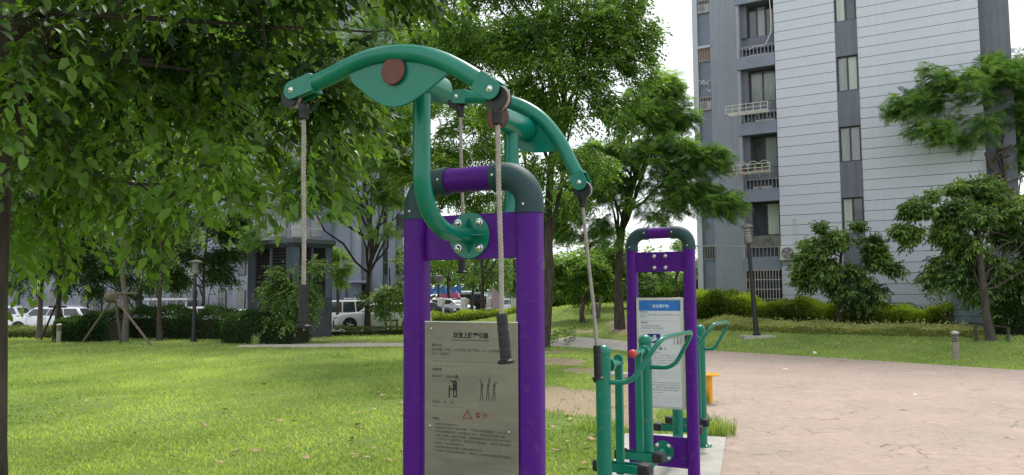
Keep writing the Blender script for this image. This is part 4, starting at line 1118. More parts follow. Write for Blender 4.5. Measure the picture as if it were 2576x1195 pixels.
for i in range(0, 6):
    z0 = zs0 + i * ST
    pb("balcony_panel", (bx_l - .14, -.05, z0), (wx0 - .015, .06, z0 + .53), m_wblue)
    pb("balcony_floor", (bx_l - .14, .06, z0), (wx0 - .015, D1 + .14, z0 + .10), m_wdark)
    bar_set(bl, "railing", bx_l + .06, wx0 - .03, z0 + .56, z0 + 1.00, 0.0, 9, m_rail, .014, 2)
    pb("bay_wall_band", (bx_l, .42, z0 + 1.02), (wx0 - .02, D1 + .13, z0 + 1.55), m_wdark if i else material("stained_ledge", (.20, .19, .17), .9, var=.5, scale=3))
    pb("ledge_back", (bx_l, .75, z0 + .10), (wx0 - .02, .80, z0 + 1.02), m_wdark)
    ml = {0: (m_pane, m_curt), 1: (m_pane, m_pane2), 2: (m_pane2, m_pane2), 3: (m_pane, m_pane2), 4: (m_pane, m_pane), 5: (m_pane, m_pane)}[i]
    sliding_window(bl, bx_l + .30, wx0 - .10, z0 + 1.55, z0 + ST - .02, .55, 2 if i != 3 else 3, ml)
    pb("window_side_wall", (bx_l, .30, z0 + 1.55), (bx_l + .28, .62, z0 + ST), m_wdark)
for i, lab in ac_labels.items():
    ac_unit(bx_l + (.75 if i != 2 else .95), .68, zs0 + i * ST + .17, lab)
# pale conduit snaking over the top balcony
hz_ = zs0 + 3 * ST
c = MB(); c.tube([bq(u, v, .03) for u, v in ((2087 - 0, 0), (2087, 10))], .01, 6) if False else None
hose = [(1998 * 1.0, 0)]
hp = [Vector((bx_l + .45, -.07, hz_ + .85)), Vector((bx_l + .7, -.08, hz_ + .98)), Vector((bx_l + 1.05, -.08, hz_ + .93)), Vector((wx0 - .35, -.08, hz_ + 1.0)), Vector((wx0 - .12, -.08, hz_ + 1.5)), Vector((wx0 - .10, -.07, hz_ + 2.2)), Vector((wx0 - .14, -.06, hz_ + 3.0))]
c = MB(); c.tube(hp, .018, 7); build("drain_hose", c, m_white_metal, bl, label="white hose looping over the upper balcony railing")
# flower cages hung outside two windows
def flower_cage(z, arched, label):
    loc = bl.matrix_basis @ Vector((0, 0, 0)); t = thing("flower_cage", label, "window rack", loc, THB)
    x0, x1, y0, y1 = bx_l - .55, wx0 - .25, -.62, -.06; h = .34
    m = MB(); r = .014
    for zz in (z, z + h * .5, z + h):
        for a, b in (((x0, y0), (x1, y0)), ((x0, y0), (x0, y1)), ((x1, y0), (x1, y1))): m.tube([(a[0], a[1], zz), (b[0], b[1], zz)], r, 5)
    build("frame", m, m_white_metal, t, smooth_angle=0)
    n = 6
    for j in range(n + 1):
        x = x0 + (x1 - x0) * j / n; q = MB(); q.tube([(x, y0, z), (x, y0, z + h)], r, 5); build("upright", q, m_white_metal, t, smooth_angle=0)
    for j in range(7):
        yy = y0 + (y1 - y0) * j / 6; q = MB(); q.tube([(x0, yy, z), (x1, yy, z)], r * .8, 5); build("floor_bar", q, m_white_metal, t, smooth_angle=0)
    for j in range(5):
        xx = x0 + .1 + (x1 - x0 - .2) * j / 4
        q = MB(); q.tube([(xx, y0, z), (xx, y1 + .02, z - .28)], r * .8, 5); build("brace", q, m_white_metal, t, smooth_angle=0)
    if arched:
        for j in range(4):
            a = x0 + (x1 - x0) * j / 4; b = x0 + (x1 - x0) * (j + 1) / 4; q = MB()
            q.tube([(a + (b - a) * s_, y0, z + h + .13 * math.sin(math.pi * s_)) for s_ in [k_ / 8 for k_ in range(9)]], r * .8, 5); build("arch", q, m_white_metal, t, smooth_angle=0)
    return t
c1 = bq(1880, 436, .3).z; flower_cage(c1, True, "white cage with arched top rails hung under a lower bay window")
flower_cage(bq(1880, 284, .3).z, False, "white square-railed cage hung under a higher bay window")
for j, (xx, s_) in enumerate(((bx_l - .3, .22), (bx_l + .1, .15), (bx_l + .6, .13), (bx_l + 1.0, .12))):
    wpt = bl.matrix_basis @ Vector((xx, -.35, c1 + .03)); t = thing("potted_plant", ["bushy potted plant at the left end of the arched window cage", "second small pot plant in the arched window cage", "third small pot plant in the arched window cage", "small pot plant nearest the pale wall in the arched window cage"][j], "plant", wpt)
    q = MB(); q.lathe([(.05, 0), (.075, .12), (.08, .13)], 12); build("pot", q, material("plastic_pot", (.3, .12, .06), .7), t)
    rg = np.random.default_rng(j); n = 50
    d = rg.normal(size=(n, 3)); d[:, 2] = abs(d[:, 2]); d = norm(d)
    Vv, Tt, tt_ = place_leaves(d * np.array([s_, s_, s_]) * rg.random((n, 1)) + np.array([0, 0, .14]), d, rg.normal(size=(n, 3)), np.full(n, .09), rg.random(n), tmpl_leaf_small())
    fast_mesh("foliage", Vv, Tt, tt_, leaf_material("pot_leaf", (.03, .07, .015), (.08, .15, .03)), t, kind="stuff")
# ground-floor caged bay
zc1 = zs0 - .02; zc0 = bq(1925, 776, .25).z
cg = MB(); cg.b2((bx_l + .05, .10, zc0), (wx0 - .02, .9, zc1)); build("dark_opening", cg, m_void, bl, smooth_angle=0)
cage = bar_set(bl, "window_cage", bx_l + .02, wx0 - .02, zc0, zc1, -.22, 12, m_bar, .018, 5)
for yy in (-.12, .0): pb("cage_side_bar", (bx_l + .0, yy - .015, zc0), (bx_l + .03, yy + .015, zc1), m_bar)
# far-left wing with the strip of small barred windows
YW = 46.3; PW = U(1790, 738, YW)
dW = (PA - Vector((PW.x, PW.y, 0))).dot(NB)      # distance behind the pale wall plane
def wq(u, v): return bq(u, v, -dW)
ww0 = wq(1744, 200).x; ww1 = wq(1757, 200).x; ww2 = wq(1788.5, 200).x; ww3 = wq(1960, 200).x
pb("edge_strip_wall", (ww0, dW, BASE), (ww1, dW + 6, TOP + 6), m_wall_strip)
pb("dark_strip_wall", (ww1, dW + .16, BASE), (ww2, dW + 6, TOP + 6), m_wblue)
pb("wing_wall", (ww2, dW, BASE), (ww3, dW + 6, TOP + 6), m_wgrey)
zw = wq(1770, 153).z; W_ = ww2 - ww1
small_ac = {0: "barred grey air conditioner box at the lowest slot of the far wing", }
for i in range(-4, 4):
    b = zw + i * ST; a = b + .78
    pb("slot_opening", (ww1 + .04, dW + .155, b), (ww2 - .04, dW + .158, a), m_void if i not in (0,) else material("orange_board", (.36, .14, .06), .8, var=.25, scale=5))
    bar_set(bl, "slot_bars", ww1 + .03, ww2 - .03, b, a, dW + .06, 7, m_bar, .016, 2)
    if i in (1, -1):
        w_ = bl.matrix_basis @ Vector((0, 0, 0))
        ac_unit((ww1 + ww2) / 2, dW + .154, b + .03, {1: "air conditioner behind bars at the top of the far wing's dark strip", -1: "air conditioner behind bars under the orange board on the far wing"}[i], w=.72, h=.50, out=.07)
pb("white_ledge", (ww1 - .05, dW - .05, zw + .79), (ww2 + .02, dW + .16, zw + .93), m_wall_strip)
lr = thing("clothes_rack", "white folding lattice clothes rack fixed on the far wing's dark strip", "clothes rack", (PA.x, PA.y, 0), THB)
def rack(pts):
    q = MB(); q.tube([wq(*p) + Vector((0, -.0, 0)) for p in pts], .022, 5); build("rail", q, m_white, lr, smooth_angle=0)
for z_ in (((1758, 202), (1774, 214)), ((1766, 202), (1784, 214)), ((1760, 214), (1772, 202)), ((1770, 214), (1786, 201)), ((1777, 224), (1788, 232)), ((1783, 232), (1788, 225))): rack(z_)
lr.location = (PA + NB * .05).xyz if False else lr.location
# wall-mounted unit with riser pipe on the pale wall
xac = bq(1993, 655, .0); t = ac_unit(xac.x, -.02, bq(1993, 654, .3).z, "white air conditioner with round fan hung low on the pale wall beside the barred window", w=.88, h=.60, out=.32)
c = MB(); p0 = bq(2003, 619, .04); p1 = bq(2001, 552, .04); c.tube([p0, Vector((p0.x, -.04, p1.z)), Vector((p0.x - .05, -.03, p1.z + .05)), Vector((p0.x - .1, -.02, p1.z))], .022, 8); build("pipe", c, m_ac, bl)
# handrails of the ramp in front of the pale wall
m_hr = material("green_grey_rail", (.16, .21, .21), .45, .3)
rr = thing("ramp_railing", "green-grey pipe handrails of the ramp along the pale wall", "railing", (PA.x, PA.y, 0), THB)
ra, rb2 = bq(2136, 772, 1.6), bq(2384, 772, 1.6); rc, rd = bq(2190, 762, .8), bq(2290, 762, .8); gz0 = .35
for a, b in ((ra, rb2), (rc, rd)):
    q = MB(); q.tube([a, b], .03, 8); build("top_rail", q, m_hr, rr); q = MB(); q.tube([a - Vector((0, 0, .30)), b - Vector((0, 0, .30))], .024, 8); build("lower_rail", q, m_hr, rr)
    for j in range(6):
        p = a.lerp(b, j / 5); q = MB(); q.cyl((p.x, p.y, gz0), p, .028, n=8); build("rail_post", q, m_hr, rr)
q = MB(); q.tube([rd, rd + Vector((.5, 0, -.25)), rd + Vector((1.9, 0, -.25))], .03, 8); build("top_rail", q, m_hr, rr)
# glazed entrance box on the right
m_gl = glass_material("green_glass", (.07, .10, .10), .28, .05)
GP = onground(2392, 28.3); gb = thing("glass_entrance", "green glass entrance box standing behind the right-hand tree", "glass shelter", (GP.x, GP.y, GP.z - .05), THB + R(6))
Wg, Dg, Hg = 5.2, 3.0, 2.5
for x in [0, 1.3, 2.6, 3.9, 5.2]:
    for y in (0, Dg):
        q = MB(); q.b2((x - .03, y - .03, 0), (x + .03, y + .03, Hg)); build("mullion", q, m_wdark, gb, smooth_angle=0)
for x in [0, 1.3, 2.6, 3.9]:
    q = MB(); q.b2((x + .03, -.006, .12), (x + 1.27, .006, Hg - .08)); build("glass_pane", q, m_gl, gb, smooth_angle=0)
    q = MB(); q.b2((x + .03, Dg - .006, .12), (x + 1.27, Dg + .006, Hg - .08)); build("glass_pane", q, m_gl, gb, smooth_angle=0)
for y in (.03, Dg / 2):
    q = MB(); q.b2((-.006, y, .12), (.006, y + Dg / 2 - .06, Hg - .08)); build("glass_pane", q, m_gl, gb, smooth_angle=0)
for z_ in (Hg - .08, 0): q = MB(); q.b2((-.05, -.05, z_), (Wg + .05, Dg + .05, z_ + .10)); build("roof_slab" if z_ else "kerb", q, m_wdark if z_ == 0 else m_gl, gb, smooth_angle=0)

# ---- long apartment building behind the trees on the left
YL = 62.0
m_lw = material("left_block_pale", (.29, .315, .37), .85, var=.08, scale=.6, streak=.15)
m_lb = material("left_block_blue", (.12, .145, .20), .85, var=.10, scale=.8)
m_ld = material("left_block_mid", (.20, .23, .29), .85, var=.06, scale=.8)
xl0 = -46.0; xl1 = U(1012, 700, YL).x
lb = thing("apartment_row", "long blue-grey apartment building with barred windows seen through the trees", "building", (0, YL, 0), 0)
pb("wall", (xl0, .3, -1), (xl1, 12, 27), m_lw, lb)
def ux(u, v=700, Y=YL): return U(u, v, Y).x
def uz(v, Y=YL, u=850): return U(u, v, Y).z
pb("column_wall", (ux(821), -1.6, -1), (ux(845), .29, 27), m_lb, lb)
pb("column_wall", (ux(845) + .002, -1.2, uz(744)), (ux(888), .28, 27), m_ld, lb)
pb("column_wall", (ux(888) + .002, -.8, uz(730)), (ux(912), .28, 27), m_lw, lb)
pb("plinth_wall", (ux(826), -2.0, -1), (ux(883), -1.7, uz(690)), m_lb, lb)
pb("plinth_wall", (ux(883) + .01, -1.6, -1), (ux(918), -1.3, uz(688)), m_ld, lb)
pb("entrance_canopy", (ux(892), -2.6, uz(712)), (ux(940), -1.25, uz(708)), m_lw, lb)
pb("entrance_opening", (ux(896), -1.28, -1), (ux(940), -1.20, uz(714)), m_void, lb)
for a, b in ((940, 965), (978, 995)): pb("column_wall", (ux(a), -.5, uz(760)), (ux(b), .25, 27), m_ld, lb)
# gates beside the entrance
gt = thing("white_gate", "white barred gate by the entrance behind the white saloon car", "gate", (ux(890), YL - 3.5, 0), 0)
for j in range(3):
    q = MB(); x = j * 1.05; q.b2((x, -.03, .15), (x + .95, .03, .22)); q.b2((x, -.03, 1.6), (x + .95, .03, 1.68)); q.b2((x, -.03, .22), (x + .06, .03, 1.6)); q.b2((x + .89, -.03, .22), (x + .95, .03, 1.6)); lf = build("gate_leaf", q, m_white, gt, smooth_angle=0)
    for z_ in (.6, .95, 1.3): q = MB(); q.b2((x + .06, -.02, z_), (x + .89, .02, z_ + .05)); build("gate_rail", q, m_white, lf, smooth_angle=0)
# floors of windows and balconies
wcols = [(28, 42, 0), (86, 102, 0), (124, 140, 0), (203, 217, 0), (236, 254, 0), (273, 289, 0), (322, 340, 0), (372, 392, 1), (430, 452, 0), (470, 492, 0), (548, 566, 0), (598, 612, 0), (640, 662, 0), (676, 716, 1), (728, 762, 1), (778, 812, 1), (924, 934, 0), (968, 976, 0), (998, 1008, 0)]
for f_ in range(0, 8):
    zb0 = -.2 + f_ * 3.05 + .75
    for j, (a, b, balc) in enumerate(wcols):
        if f_ == 0 and 815 < a < 940: continue
        x0, x1 = ux(a), ux(b)
        if x1 - x0 < .5: x1 = x0 + .5
        q = MB(); q.b2((x0, .18, zb0), (x1, .31, zb0 + 1.75)); q = MB(); q.b2((x0 - .05, .22, zb0 - .05), (x1 + .05, .295, zb0 + 1.8)); fr = build("window", q, m_frame, lb, smooth_angle=0)
        p_ = MB(); p_.b2((x0, .19, zb0), (x1, .215, zb0 + 1.75)); build("pane", p_, rnd.choice([m_pane, m_pane, m_pane2, m_curt]), fr, smooth_angle=0)
        if balc:
            q = MB(); q.b2((x0 - .3, -1.1, zb0 - .65), (x1 + .3, .2, zb0 - .45)); s_ = build("balcony_slab", q, m_lb, lb, smooth_angle=0)
            q = MB()
            nb = int((x1 - x0 + .6) / .11)
            for k_ in range(nb + 1): xx = x0 - .3 + (x1 - x0 + .6) * k_ / nb; q.b2((xx - .015, -1.08, zb0 - .45), (xx + .015, -1.05, zb0 + .5))
            q.b2((x0 - .3, -1.10, zb0 + .5), (x1 + .3, -1.03, zb0 + .56)); build("balcony_railing", q, m_bar, s_, smooth_angle=0, kind="stuff")
        elif f_ == 0 or (a < 300 and f_ < 2):
            q = MB(); nb = 5
            for k_ in range(nb + 1): xx = x0 + (x1 - x0) * k_ / nb; q.b2((xx - .02, .02, zb0 - .1), (xx + .02, .06, zb0 + 1.9))
            for zz in (zb0 - .1, zb0 + .9, zb0 + 1.86): q.b2((x0, .06, zz), (x1, .10, zz + .05))
            build("window_bars", q, m_bar, fr, smooth_angle=0, kind="stuff")
# white shopfront-like porch between the trunks
pc_ = thing("glazed_porch", "white framed glazed porch behind the parked white cars", "porch", (ux(425), YL - 3.4, -.3), 0)
Wp = ux(515) - ux(425)
for j in range(5):
    x = Wp * j / 4; q = MB(); q.b2((x - .06, -.06, 0), (x + .06, .06, 1.9)); build("post", q, m_white, pc_, smooth_angle=0)
for j in range(4):
    x = Wp * j / 4; q = MB(); q.b2((x + .06, -.02, .8), (x + Wp / 4 - .06, .02, 1.78)); build("glass_pane", q, m_pane, pc_, smooth_angle=0)
    q = MB(); q.b2((x + .06, -.03, 0), (x + Wp / 4 - .06, .03, .78)); build("lower_panel", q, m_white, pc_, smooth_angle=0)
q = MB(); q.b2((-.2, -.3, 1.9), (Wp + .2, 3.0, 2.05)); build("roof", q, m_white, pc_, smooth_angle=0)
# ---- dark grey ventilation kiosk
m_kd = material("kiosk_dark_render", (.062, .074, .096), .85, var=.15, scale=1.2, bump=.3, second=(.085, .10, .125))
m_kp = material("kiosk_pillar", (.10, .125, .16), .85, var=.12, scale=1.5)
m_lv = material("louvre_slat", (.022, .018, .022), .6)
K0 = G(622, 858); K2 = G(831, 847); YK = K2.y
KC = Vector(((K0.x + K2.x) / 2 + .1, YK - 1.2, 0)); KC = Vector((U(735, 800, YK - 1.6).x, YK - 1.6, 0))
KA = Vector((U(622, 800, YK + .5).x, YK + .5, 0)); KB = Vector((K2.x, YK, 0))
kz = float(gz(KB.x, KB.y)); Hk = U(760, 612, YK - .6).z
kk = thing("ventilation_kiosk", "dark slate-grey ventilation kiosk with black louvres behind the left shrubs", "kiosk", (KC.x, KC.y, kz), 0)
base_pts = [KA - KC, Vector((0, 0, 0)), KB - KC, KB - KC + Vector((-1.0, 3.0, 0)), KA - KC + Vector((.9, 3.0, 0))]
hk = Hk - kz
def face(a, b, bays):
    d = (b - a).normalized(); L_ = (b - a).length; n = Vector((d.y, -d.x, 0))
    M = axis_matrix(d, -n, Vector((0, 0, 1)))
    def q_(lo, hi):
        m = MB(); m.b2(lo, hi); m.v = [a + M @ p for p in m.v]; return m
    zl0, zl1 = hk * .42, hk * .95; x = 0
    build("wall", q_((0, 0, -.2), (L_, .2, zl0)), m_kd, kk, smooth_angle=0); build("wall", q_((0, 0, zl1), (L_, .2, hk - .05)), m_kd, kk, smooth_angle=0)
    for (p0, p1) in bays["pillars"]: build("pillar", q_((p0 * L_, -.02, zl0), (p1 * L_, .2, zl1)), m_kp if p1 < .99 and p0 > .01 or bays.get("l") else m_kd, kk, smooth_angle=0)
    for (p0, p1) in bays["louvres"]:
        bk = build("louvre_frame", q_((p0 * L_, .15, zl0), (p1 * L_, .2, zl1)), m_void, kk, smooth_angle=0)
        n_ = 16; me = None
        for j in range(n_):
            z_ = zl0 + (zl1 - zl0) * (j + .5) / n_
            m = MB(); m.box((0, 0, 0), ((p1 - p0) * L_, .012, (zl1 - zl0) / n_ * 1.1), Matrix.Rotation(R(-35), 3, 'X')); m.v = [a + M @ (p + Vector(((p0 + p1) / 2 * L_, .08, z_))) for p in m.v]
            build("slat", m, m_lv, bk, smooth_angle=0)
face(base_pts[0], base_pts[1], dict(pillars=[(0, .16), (.50, .53), (.86, 1)], louvres=[(.16, .50), (.53, .86)], l=False))
face(base_pts[1], base_pts[2], dict(pillars=[(0, .16), (.48, .51), (.86, 1)], louvres=[(.16, .48), (.51, .86)], l=True))
m = MB(); m.prism([p + Vector((0, .22 if i < 3 else 0, -.2)) for i, p in enumerate(base_pts)], (0, 0, hk + .1)); build("core", m, m_kd, kk, smooth_angle=0)
ctr = sum(base_pts, Vector()) / 5
m = MB(); m.prism([ctr + (p - ctr) * 1.13 + Vector((0, 0, hk - .05)) for p in base_pts], (0, 0, .20)); build("roof", m, material("kiosk_roof", (.09, .11, .14), .8, var=.1), kk, smooth_angle=0, bevel=.01)
m = MB(); m.prism([ctr + (p - ctr) * 1.06 + Vector((0, 0, hk - .14)) for p in base_pts], (0, 0, .09)); build("soffit", m, m_kd, kk, smooth_angle=0)

# far fence, blue hoarding and pink canopy beyond the parking
fn = thing("site_hoarding", "bright blue hoarding far behind the parked cars", "fence", (ux(1082, 730, 80), 80, 0), 0)
for j in range(6):
    q = MB(); q.b2((j * .55, 0, uz(740, 80, 1100)), (j * .55 + .5, .06, uz(726, 80, 1100) + .15 * (j % 3))); build("panel", q, material("hoarding_blue", (.05, .16, .42), .6), fn, smooth_angle=0)
ff = thing("metal_fence", "pale metal mesh fence at the far edge of the parking", "fence", (-6, 86, 0), 0)
for j in range(24):
    q = MB(); q.b2((j * 1.3, 0, -.3), (j * 1.3 + .08, .08, 2.4)); build("post", q, m_bar, ff, smooth_angle=0)
    q = MB(); q.b2((j * 1.3 + .08, .03, .1), (j * 1.3 + 1.3, .05, 2.2)); build("mesh_panel", q, glass_material("mesh_screen", (.45, .55, .55), .45, .6), ff, smooth_angle=0)
um = thing("pink_canopy", "small pink cloth canopy beyond the white hatchback", "canopy", (ux(1121, 740, 72), 72, 0), 0)
q = MB(); q.prism([(-1.3, 0, uz(749, 72, 1120)), (1.3, 0, uz(749, 72, 1120)), (1.1, 0, uz(736, 72, 1120)), (.2, 0, uz(737, 72, 1120))], (0, 1.5, 0)); build("cloth", q, material("pink_cloth", (.55, .13, .24), .8), um)
q = MB(); q.cyl((0, .7, 0), (0, .7, 1.9), .03); build("pole", q, m_bar, um)

# ================================================================== VEGETATION
m_bark = material("brown_bark", (.040, .030, .024), .95, var=.5, scale=9, bump=1.0, bscale=28, stretch=(1, 1, .22), second=(.085, .066, .052))
m_bark2 = material("grey_bark", (.11, .095, .080), .95, var=.3, scale=8, bump=.7, bscale=25, stretch=(1, 1, .3))
m_stake = material("weathered_stake", (.14, .11, .085), .95, var=.3, scale=9, bump=.6, stretch=(1, 1, .3))
lf_near = leaf_material("broad_leaf", (.012, .038, .010), (.145, .265, .042), .5, .38, .45)
lf_camp = leaf_material("camphor_leaf", (.024, .074, .016), (.20, .35, .070), .42, .40, .45)
lf_dark = leaf_material("dark_leaf", (.015, .045, .012), (.085, .17, .035), .25, .5, .3)
lf_lime = leaf_material("lime_leaf", (.06, .14, .020), (.21, .34, .05), .42, .45, .35)
lf_frond = leaf_material("frond_leaf", (.040, .115, .034), (.23, .38, .10), .35, .55, .25)
lf_lance = leaf_material("lance_leaf", (.026, .075, .020), (.25, .38, .09), .32, .38, .5)
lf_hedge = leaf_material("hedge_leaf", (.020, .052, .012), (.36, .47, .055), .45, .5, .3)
lf_cover = leaf_material("variegated_leaf", (.06, .11, .028), (.40, .42, .17), .3, .5, .3)

def crown(rg, ells, k, cr=(.32, .5)):
    out = []
    for (u, v, ru, rv, Y) in ells:
        c = U(u, v, Y); s = Y / F; rx, rz = ru * s, rv * s
        for q in blob_crown(rg, (c.x, c.y, c.z), (rx, (rx + rz) * .5, rz), k, cr): out.append(q)
    return out

# ---- near broad-leaved tree: trunk at the left edge, boughs reaching over the lawn
rg = np.random.default_rng(11)
lowv = lambda u: np.interp(u, [-300, 0, 150, 300, 420, 500, 620, 700, 800, 880, 950, 1030, 1120], [670, 690, 690, 670, 645, 590, 560, 520, 450, 330, 190, 40, -50])
cl = []
while len(cl) < 270:
    u = rg.uniform(-350, 1120); v = rg.uniform(-650, 640); Y = rg.uniform(4.4, 9.5)
    if u > 560 and Y < 5.0: continue
    rad = rg.uniform(.24, .42)
    if v + rad * .8 * F / Y > lowv(u) + 55: continue
    if (v > 330) and rg.random() < .25: continue
    p = U(u, v, Y); cl.append((p.x, p.y, p.z, rad * 1.2, rad * 1.2, rad * .75))
for _ in range(46):    # the part of the crown above and behind the viewer's left
    a = rg.uniform(0, 6.28); q = rg.uniform(.8, 3.6); cl.append((-2.9 + q * math.cos(a) * 1.0, 4.4 + q * math.sin(a) * .9 - .3, rg.uniform(3.6, 6.4), .5, .5, .35))
for (u, v, Y) in ((-30, 60, 3.9), (10, 150, 3.8), (40, 250, 3.9), (-20, 330, 3.8), (60, 400, 4.0), (110, 80, 4.2)):
    p = U(u, v, Y); cl.append((p.x, p.y, p.z, .22, .2, .2))
cl = [c for c in cl if not (c[1] < 2.7)]
nb = Vector((-2.88, 4.2, 0))
nt_ = thing("broadleaf_tree", "dark broad-leaved tree whose trunk fills the left edge, boughs hanging over the lawn", "tree", nb)
pth = [Vector((-2.80, 4.2, -.1)), Vector((-2.82, 4.2, .15)), Vector((-2.87, 4.2, 1.0)), Vector((-2.91, 4.22, 1.9)), Vector((-2.93, 4.25, 2.7)), Vector((-2.90, 4.3, 3.4)), Vector((-2.8, 4.35, 4.6)), Vector((-2.7, 4.5, 6.0))]
t = MB(); t.tube(pth, [.19, .145, .128, .122, .12, .105, .075, .03], 20)
me_ = t; build("trunk", t, m_bark, nt_, world_pts=True, smooth_angle=80)
boughs = [([(28, 70), (120, 90), (250, 128), (330, 150), (400, 148), (470, 122), (540, 84)], 4.5, .030), ([(60, 160), (140, 300), (180, 400), (240, 440), (330, 462), (450, 470), (600, 512), (690, 525)], 4.7, .028),
          ([(60, 160), (75, 300), (110, 400), (115, 470), (60, 510), (10, 520)], 4.4, .022), ([(500, 180), (580, 250), (680, 320), (760, 380)], 5.6, .014), ([(850, 75), (930, 80), (1010, 74), (1070, 80)], 6.5, .012),
          ([(40, 60), (200, -40), (420, -90), (700, -60), (900, -20)], 5.6, .04), ([(700, 70), (860, 140), (940, 190)], 6.0, .012), ([(20, 0), (160, -200), (400, -360), (800, -420)], 5.5, .05), ([(120, 120), (300, 220), (480, 330), (600, 420)], 5.4, .018)]
for pts, Y, r_ in boughs:
    P = [Vector((-2.9, 4.24, U(pts[0][0], pts[0][1], 4.3).z + .1))] + [U(u, v, Y + .25 * i) for i, (u, v) in enumerate(pts)]
    q = MB(); Q = []
    for i in range(len(P) - 1):
        p0 = P[max(0, i - 1)]; p1 = P[i]; p2 = P[i + 1]; p3 = P[min(len(P) - 1, i + 2)]
        for k in range(5):
            t_ = k / 5; Q.append(.5 * ((2 * p1) + (p2 - p0) * t_ + (2 * p0 - 5 * p1 + 4 * p2 - p3) * t_ * t_ + (3 * p1 - p0 - 3 * p2 + p3) * t_ ** 3))
    Q.append(P[-1]); n = len(Q); q.tube(Q, [r_ * (1 - .8 * i / n) for i in range(n)], 8); build("bough", q, m_bark, nt_, world_pts=True, smooth_angle=80)
C = np.array([c[:3] for c in cl]); Rr = np.array([c[3:] for c in cl])
V_, T_, tt_, sb, stp = sprays(rg, C, Rr, 11500, 8, .29, .089, tmpl_leaf(.50, .10, .16), droop=.40, tone=.40, tonevar=.33, shell=.3)
tt_ = np.clip(tt_ + .34 * np.clip((3.1 - V_[:, 2]) / 1.2, 0, 1), 0, 1)      # brighter filtered light on the low leaves, put into their tint
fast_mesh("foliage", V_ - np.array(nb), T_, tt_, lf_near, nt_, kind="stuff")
tw = MB()
for j in rg.choice(len(sb), 1100, replace=False):
    k = int(np.argmin(((C - sb[j]) ** 2).sum(1))); a = Vector(C[k]); b_ = Vector(sb[j]); tw.tube([a, a.lerp(b_, .5) + Vector((0, 0, .03)), b_, Vector(stp[j])], [.008, .006, .004, .002], 3, caps=False)
# leaders joining each clump to the nearest bough-side clump
order = np.argsort(np.hypot(C[:, 0] + 2.9, C[:, 1] - 4.3))
for n_, j in enumerate(order[1:]):
    prev = order[:n_ + 1]; k = prev[int(np.argmin(((C[prev] - C[j]) ** 2).sum(1)))]; a = Vector(C[k]); b_ = Vector(C[j])
    tw.tube([a, a.lerp(b_, .5) + Vector(rg.normal(size=3) * .05), b_], [.014, .011, .007], 5, caps=False)
build("twigs", tw, m_bark, nt_, world_pts=True, kind="stuff", smooth_angle=0)
# the largest-looking leaves, each a leaf of its own
TV, TT = tmpl_leaf(.50, .10, .16)
lmesh = []
for i, tn in enumerate((.2, .35, .5, .7, .95)):
    me = bpy.data.meshes.new("leaf"); me.from_pydata([tuple(p) for p in TV], [], [tuple(int(x) for x in f) for f in TT]); a = me.attributes.new("tint", 'FLOAT', 'POINT'); a.data.foreach_set("value", [tn] * len(TV)); me.materials.append(lf_near); me.shade_smooth(); lmesh.append(me)
near = [c for c in cl if c[1] < 6.0 and c[2] < 4.2]
for i in range(290):
    c = near[rg.integers(len(near))]; d = rg.normal(size=3); d[1] = -abs(d[1]); d /= np.linalg.norm(d)
    p = Vector(c[:3]) + Vector(d * np.array(c[3:]) * rg.uniform(.7, 1.05)) - nb
    o = bpy.data.objects.new("leaf", lmesh[int(np.clip(rg.normal(1.6, 1.1), 0, 4))]); link(o, nt_)
    f = Vector((d[0] + rg.normal() * .5, d[1] * .4 + rg.normal() * .4, -.7 + rg.normal() * .35)).normalized(); upv = Vector((rg.normal() * .5, -.8 + rg.normal() * .4, .7)).normalized(); s_ = f.cross(upv).normalized(); n_ = s_.cross(f)
    M = Matrix((s_, f, n_)).transposed().to_4x4(); M.translation = p; o.matrix_local = M @ Matrix.Scale(rg.uniform(.075, .108), 4)
# bright shoots hanging lowest, as in the photo
for (u, v, Y) in ((155, 705, 5.0), (168, 700, 5.0), (382, 688, 5.2)):
    for k in range(5):
        a = k * 1.26 + u; o = bpy.data.objects.new("leaf", lmesh[4]); link(o, nt_); f = Vector((math.cos(a), math.sin(a) * .6, -.45)).normalized(); upv = Vector((0, -.5, 1)).normalized(); s_ = f.cross(upv).normalized(); n_ = s_.cross(f)
        M = Matrix((s_, f, n_)).transposed().to_4x4(); M.translation = U(u, v, Y) - nb; o.matrix_local = M @ Matrix.Scale(.075, 4)
q = MB(); q.tube([U(383, 600, 5.2), U(381, 650, 5.2), U(382, 688, 5.2)], [.004, .003, .002], 4); build("shoot", q, m_bark, nt_, world_pts=True)
q = MB(); q.tube([U(150, 600, 5.0), U(158, 660, 5.0), U(162, 702, 5.0)], [.005, .004, .002], 4); build("shoot", q, m_bark, nt_, world_pts=True)

def T(name, label, bu, bv, ells, kind, mat, r0, n, k=6, seed=1, top=None, cr=(.32, .5), lean=None, Yb=None, bark=None, **kw):
    rg = np.random.default_rng(seed + 100)
    b = G(bu, bv) if Yb is None else onground(bu, Yb)
    cs = crown(rg, ells, k, cr)
    tz = max(c[2] for c in cs) - .3
    tp = top or (np.mean([c[0] for c in cs]), np.mean([c[1] for c in cs]), tz)
    if lean:
        lean = [b] + [U(u, v, b.y + dy) for u, v, dy in lean]
    return tree(name, label, b, tp, r0, cs, kind, mat, bark or m_bark, n, seed=seed, lean_pts=lean, **kw)

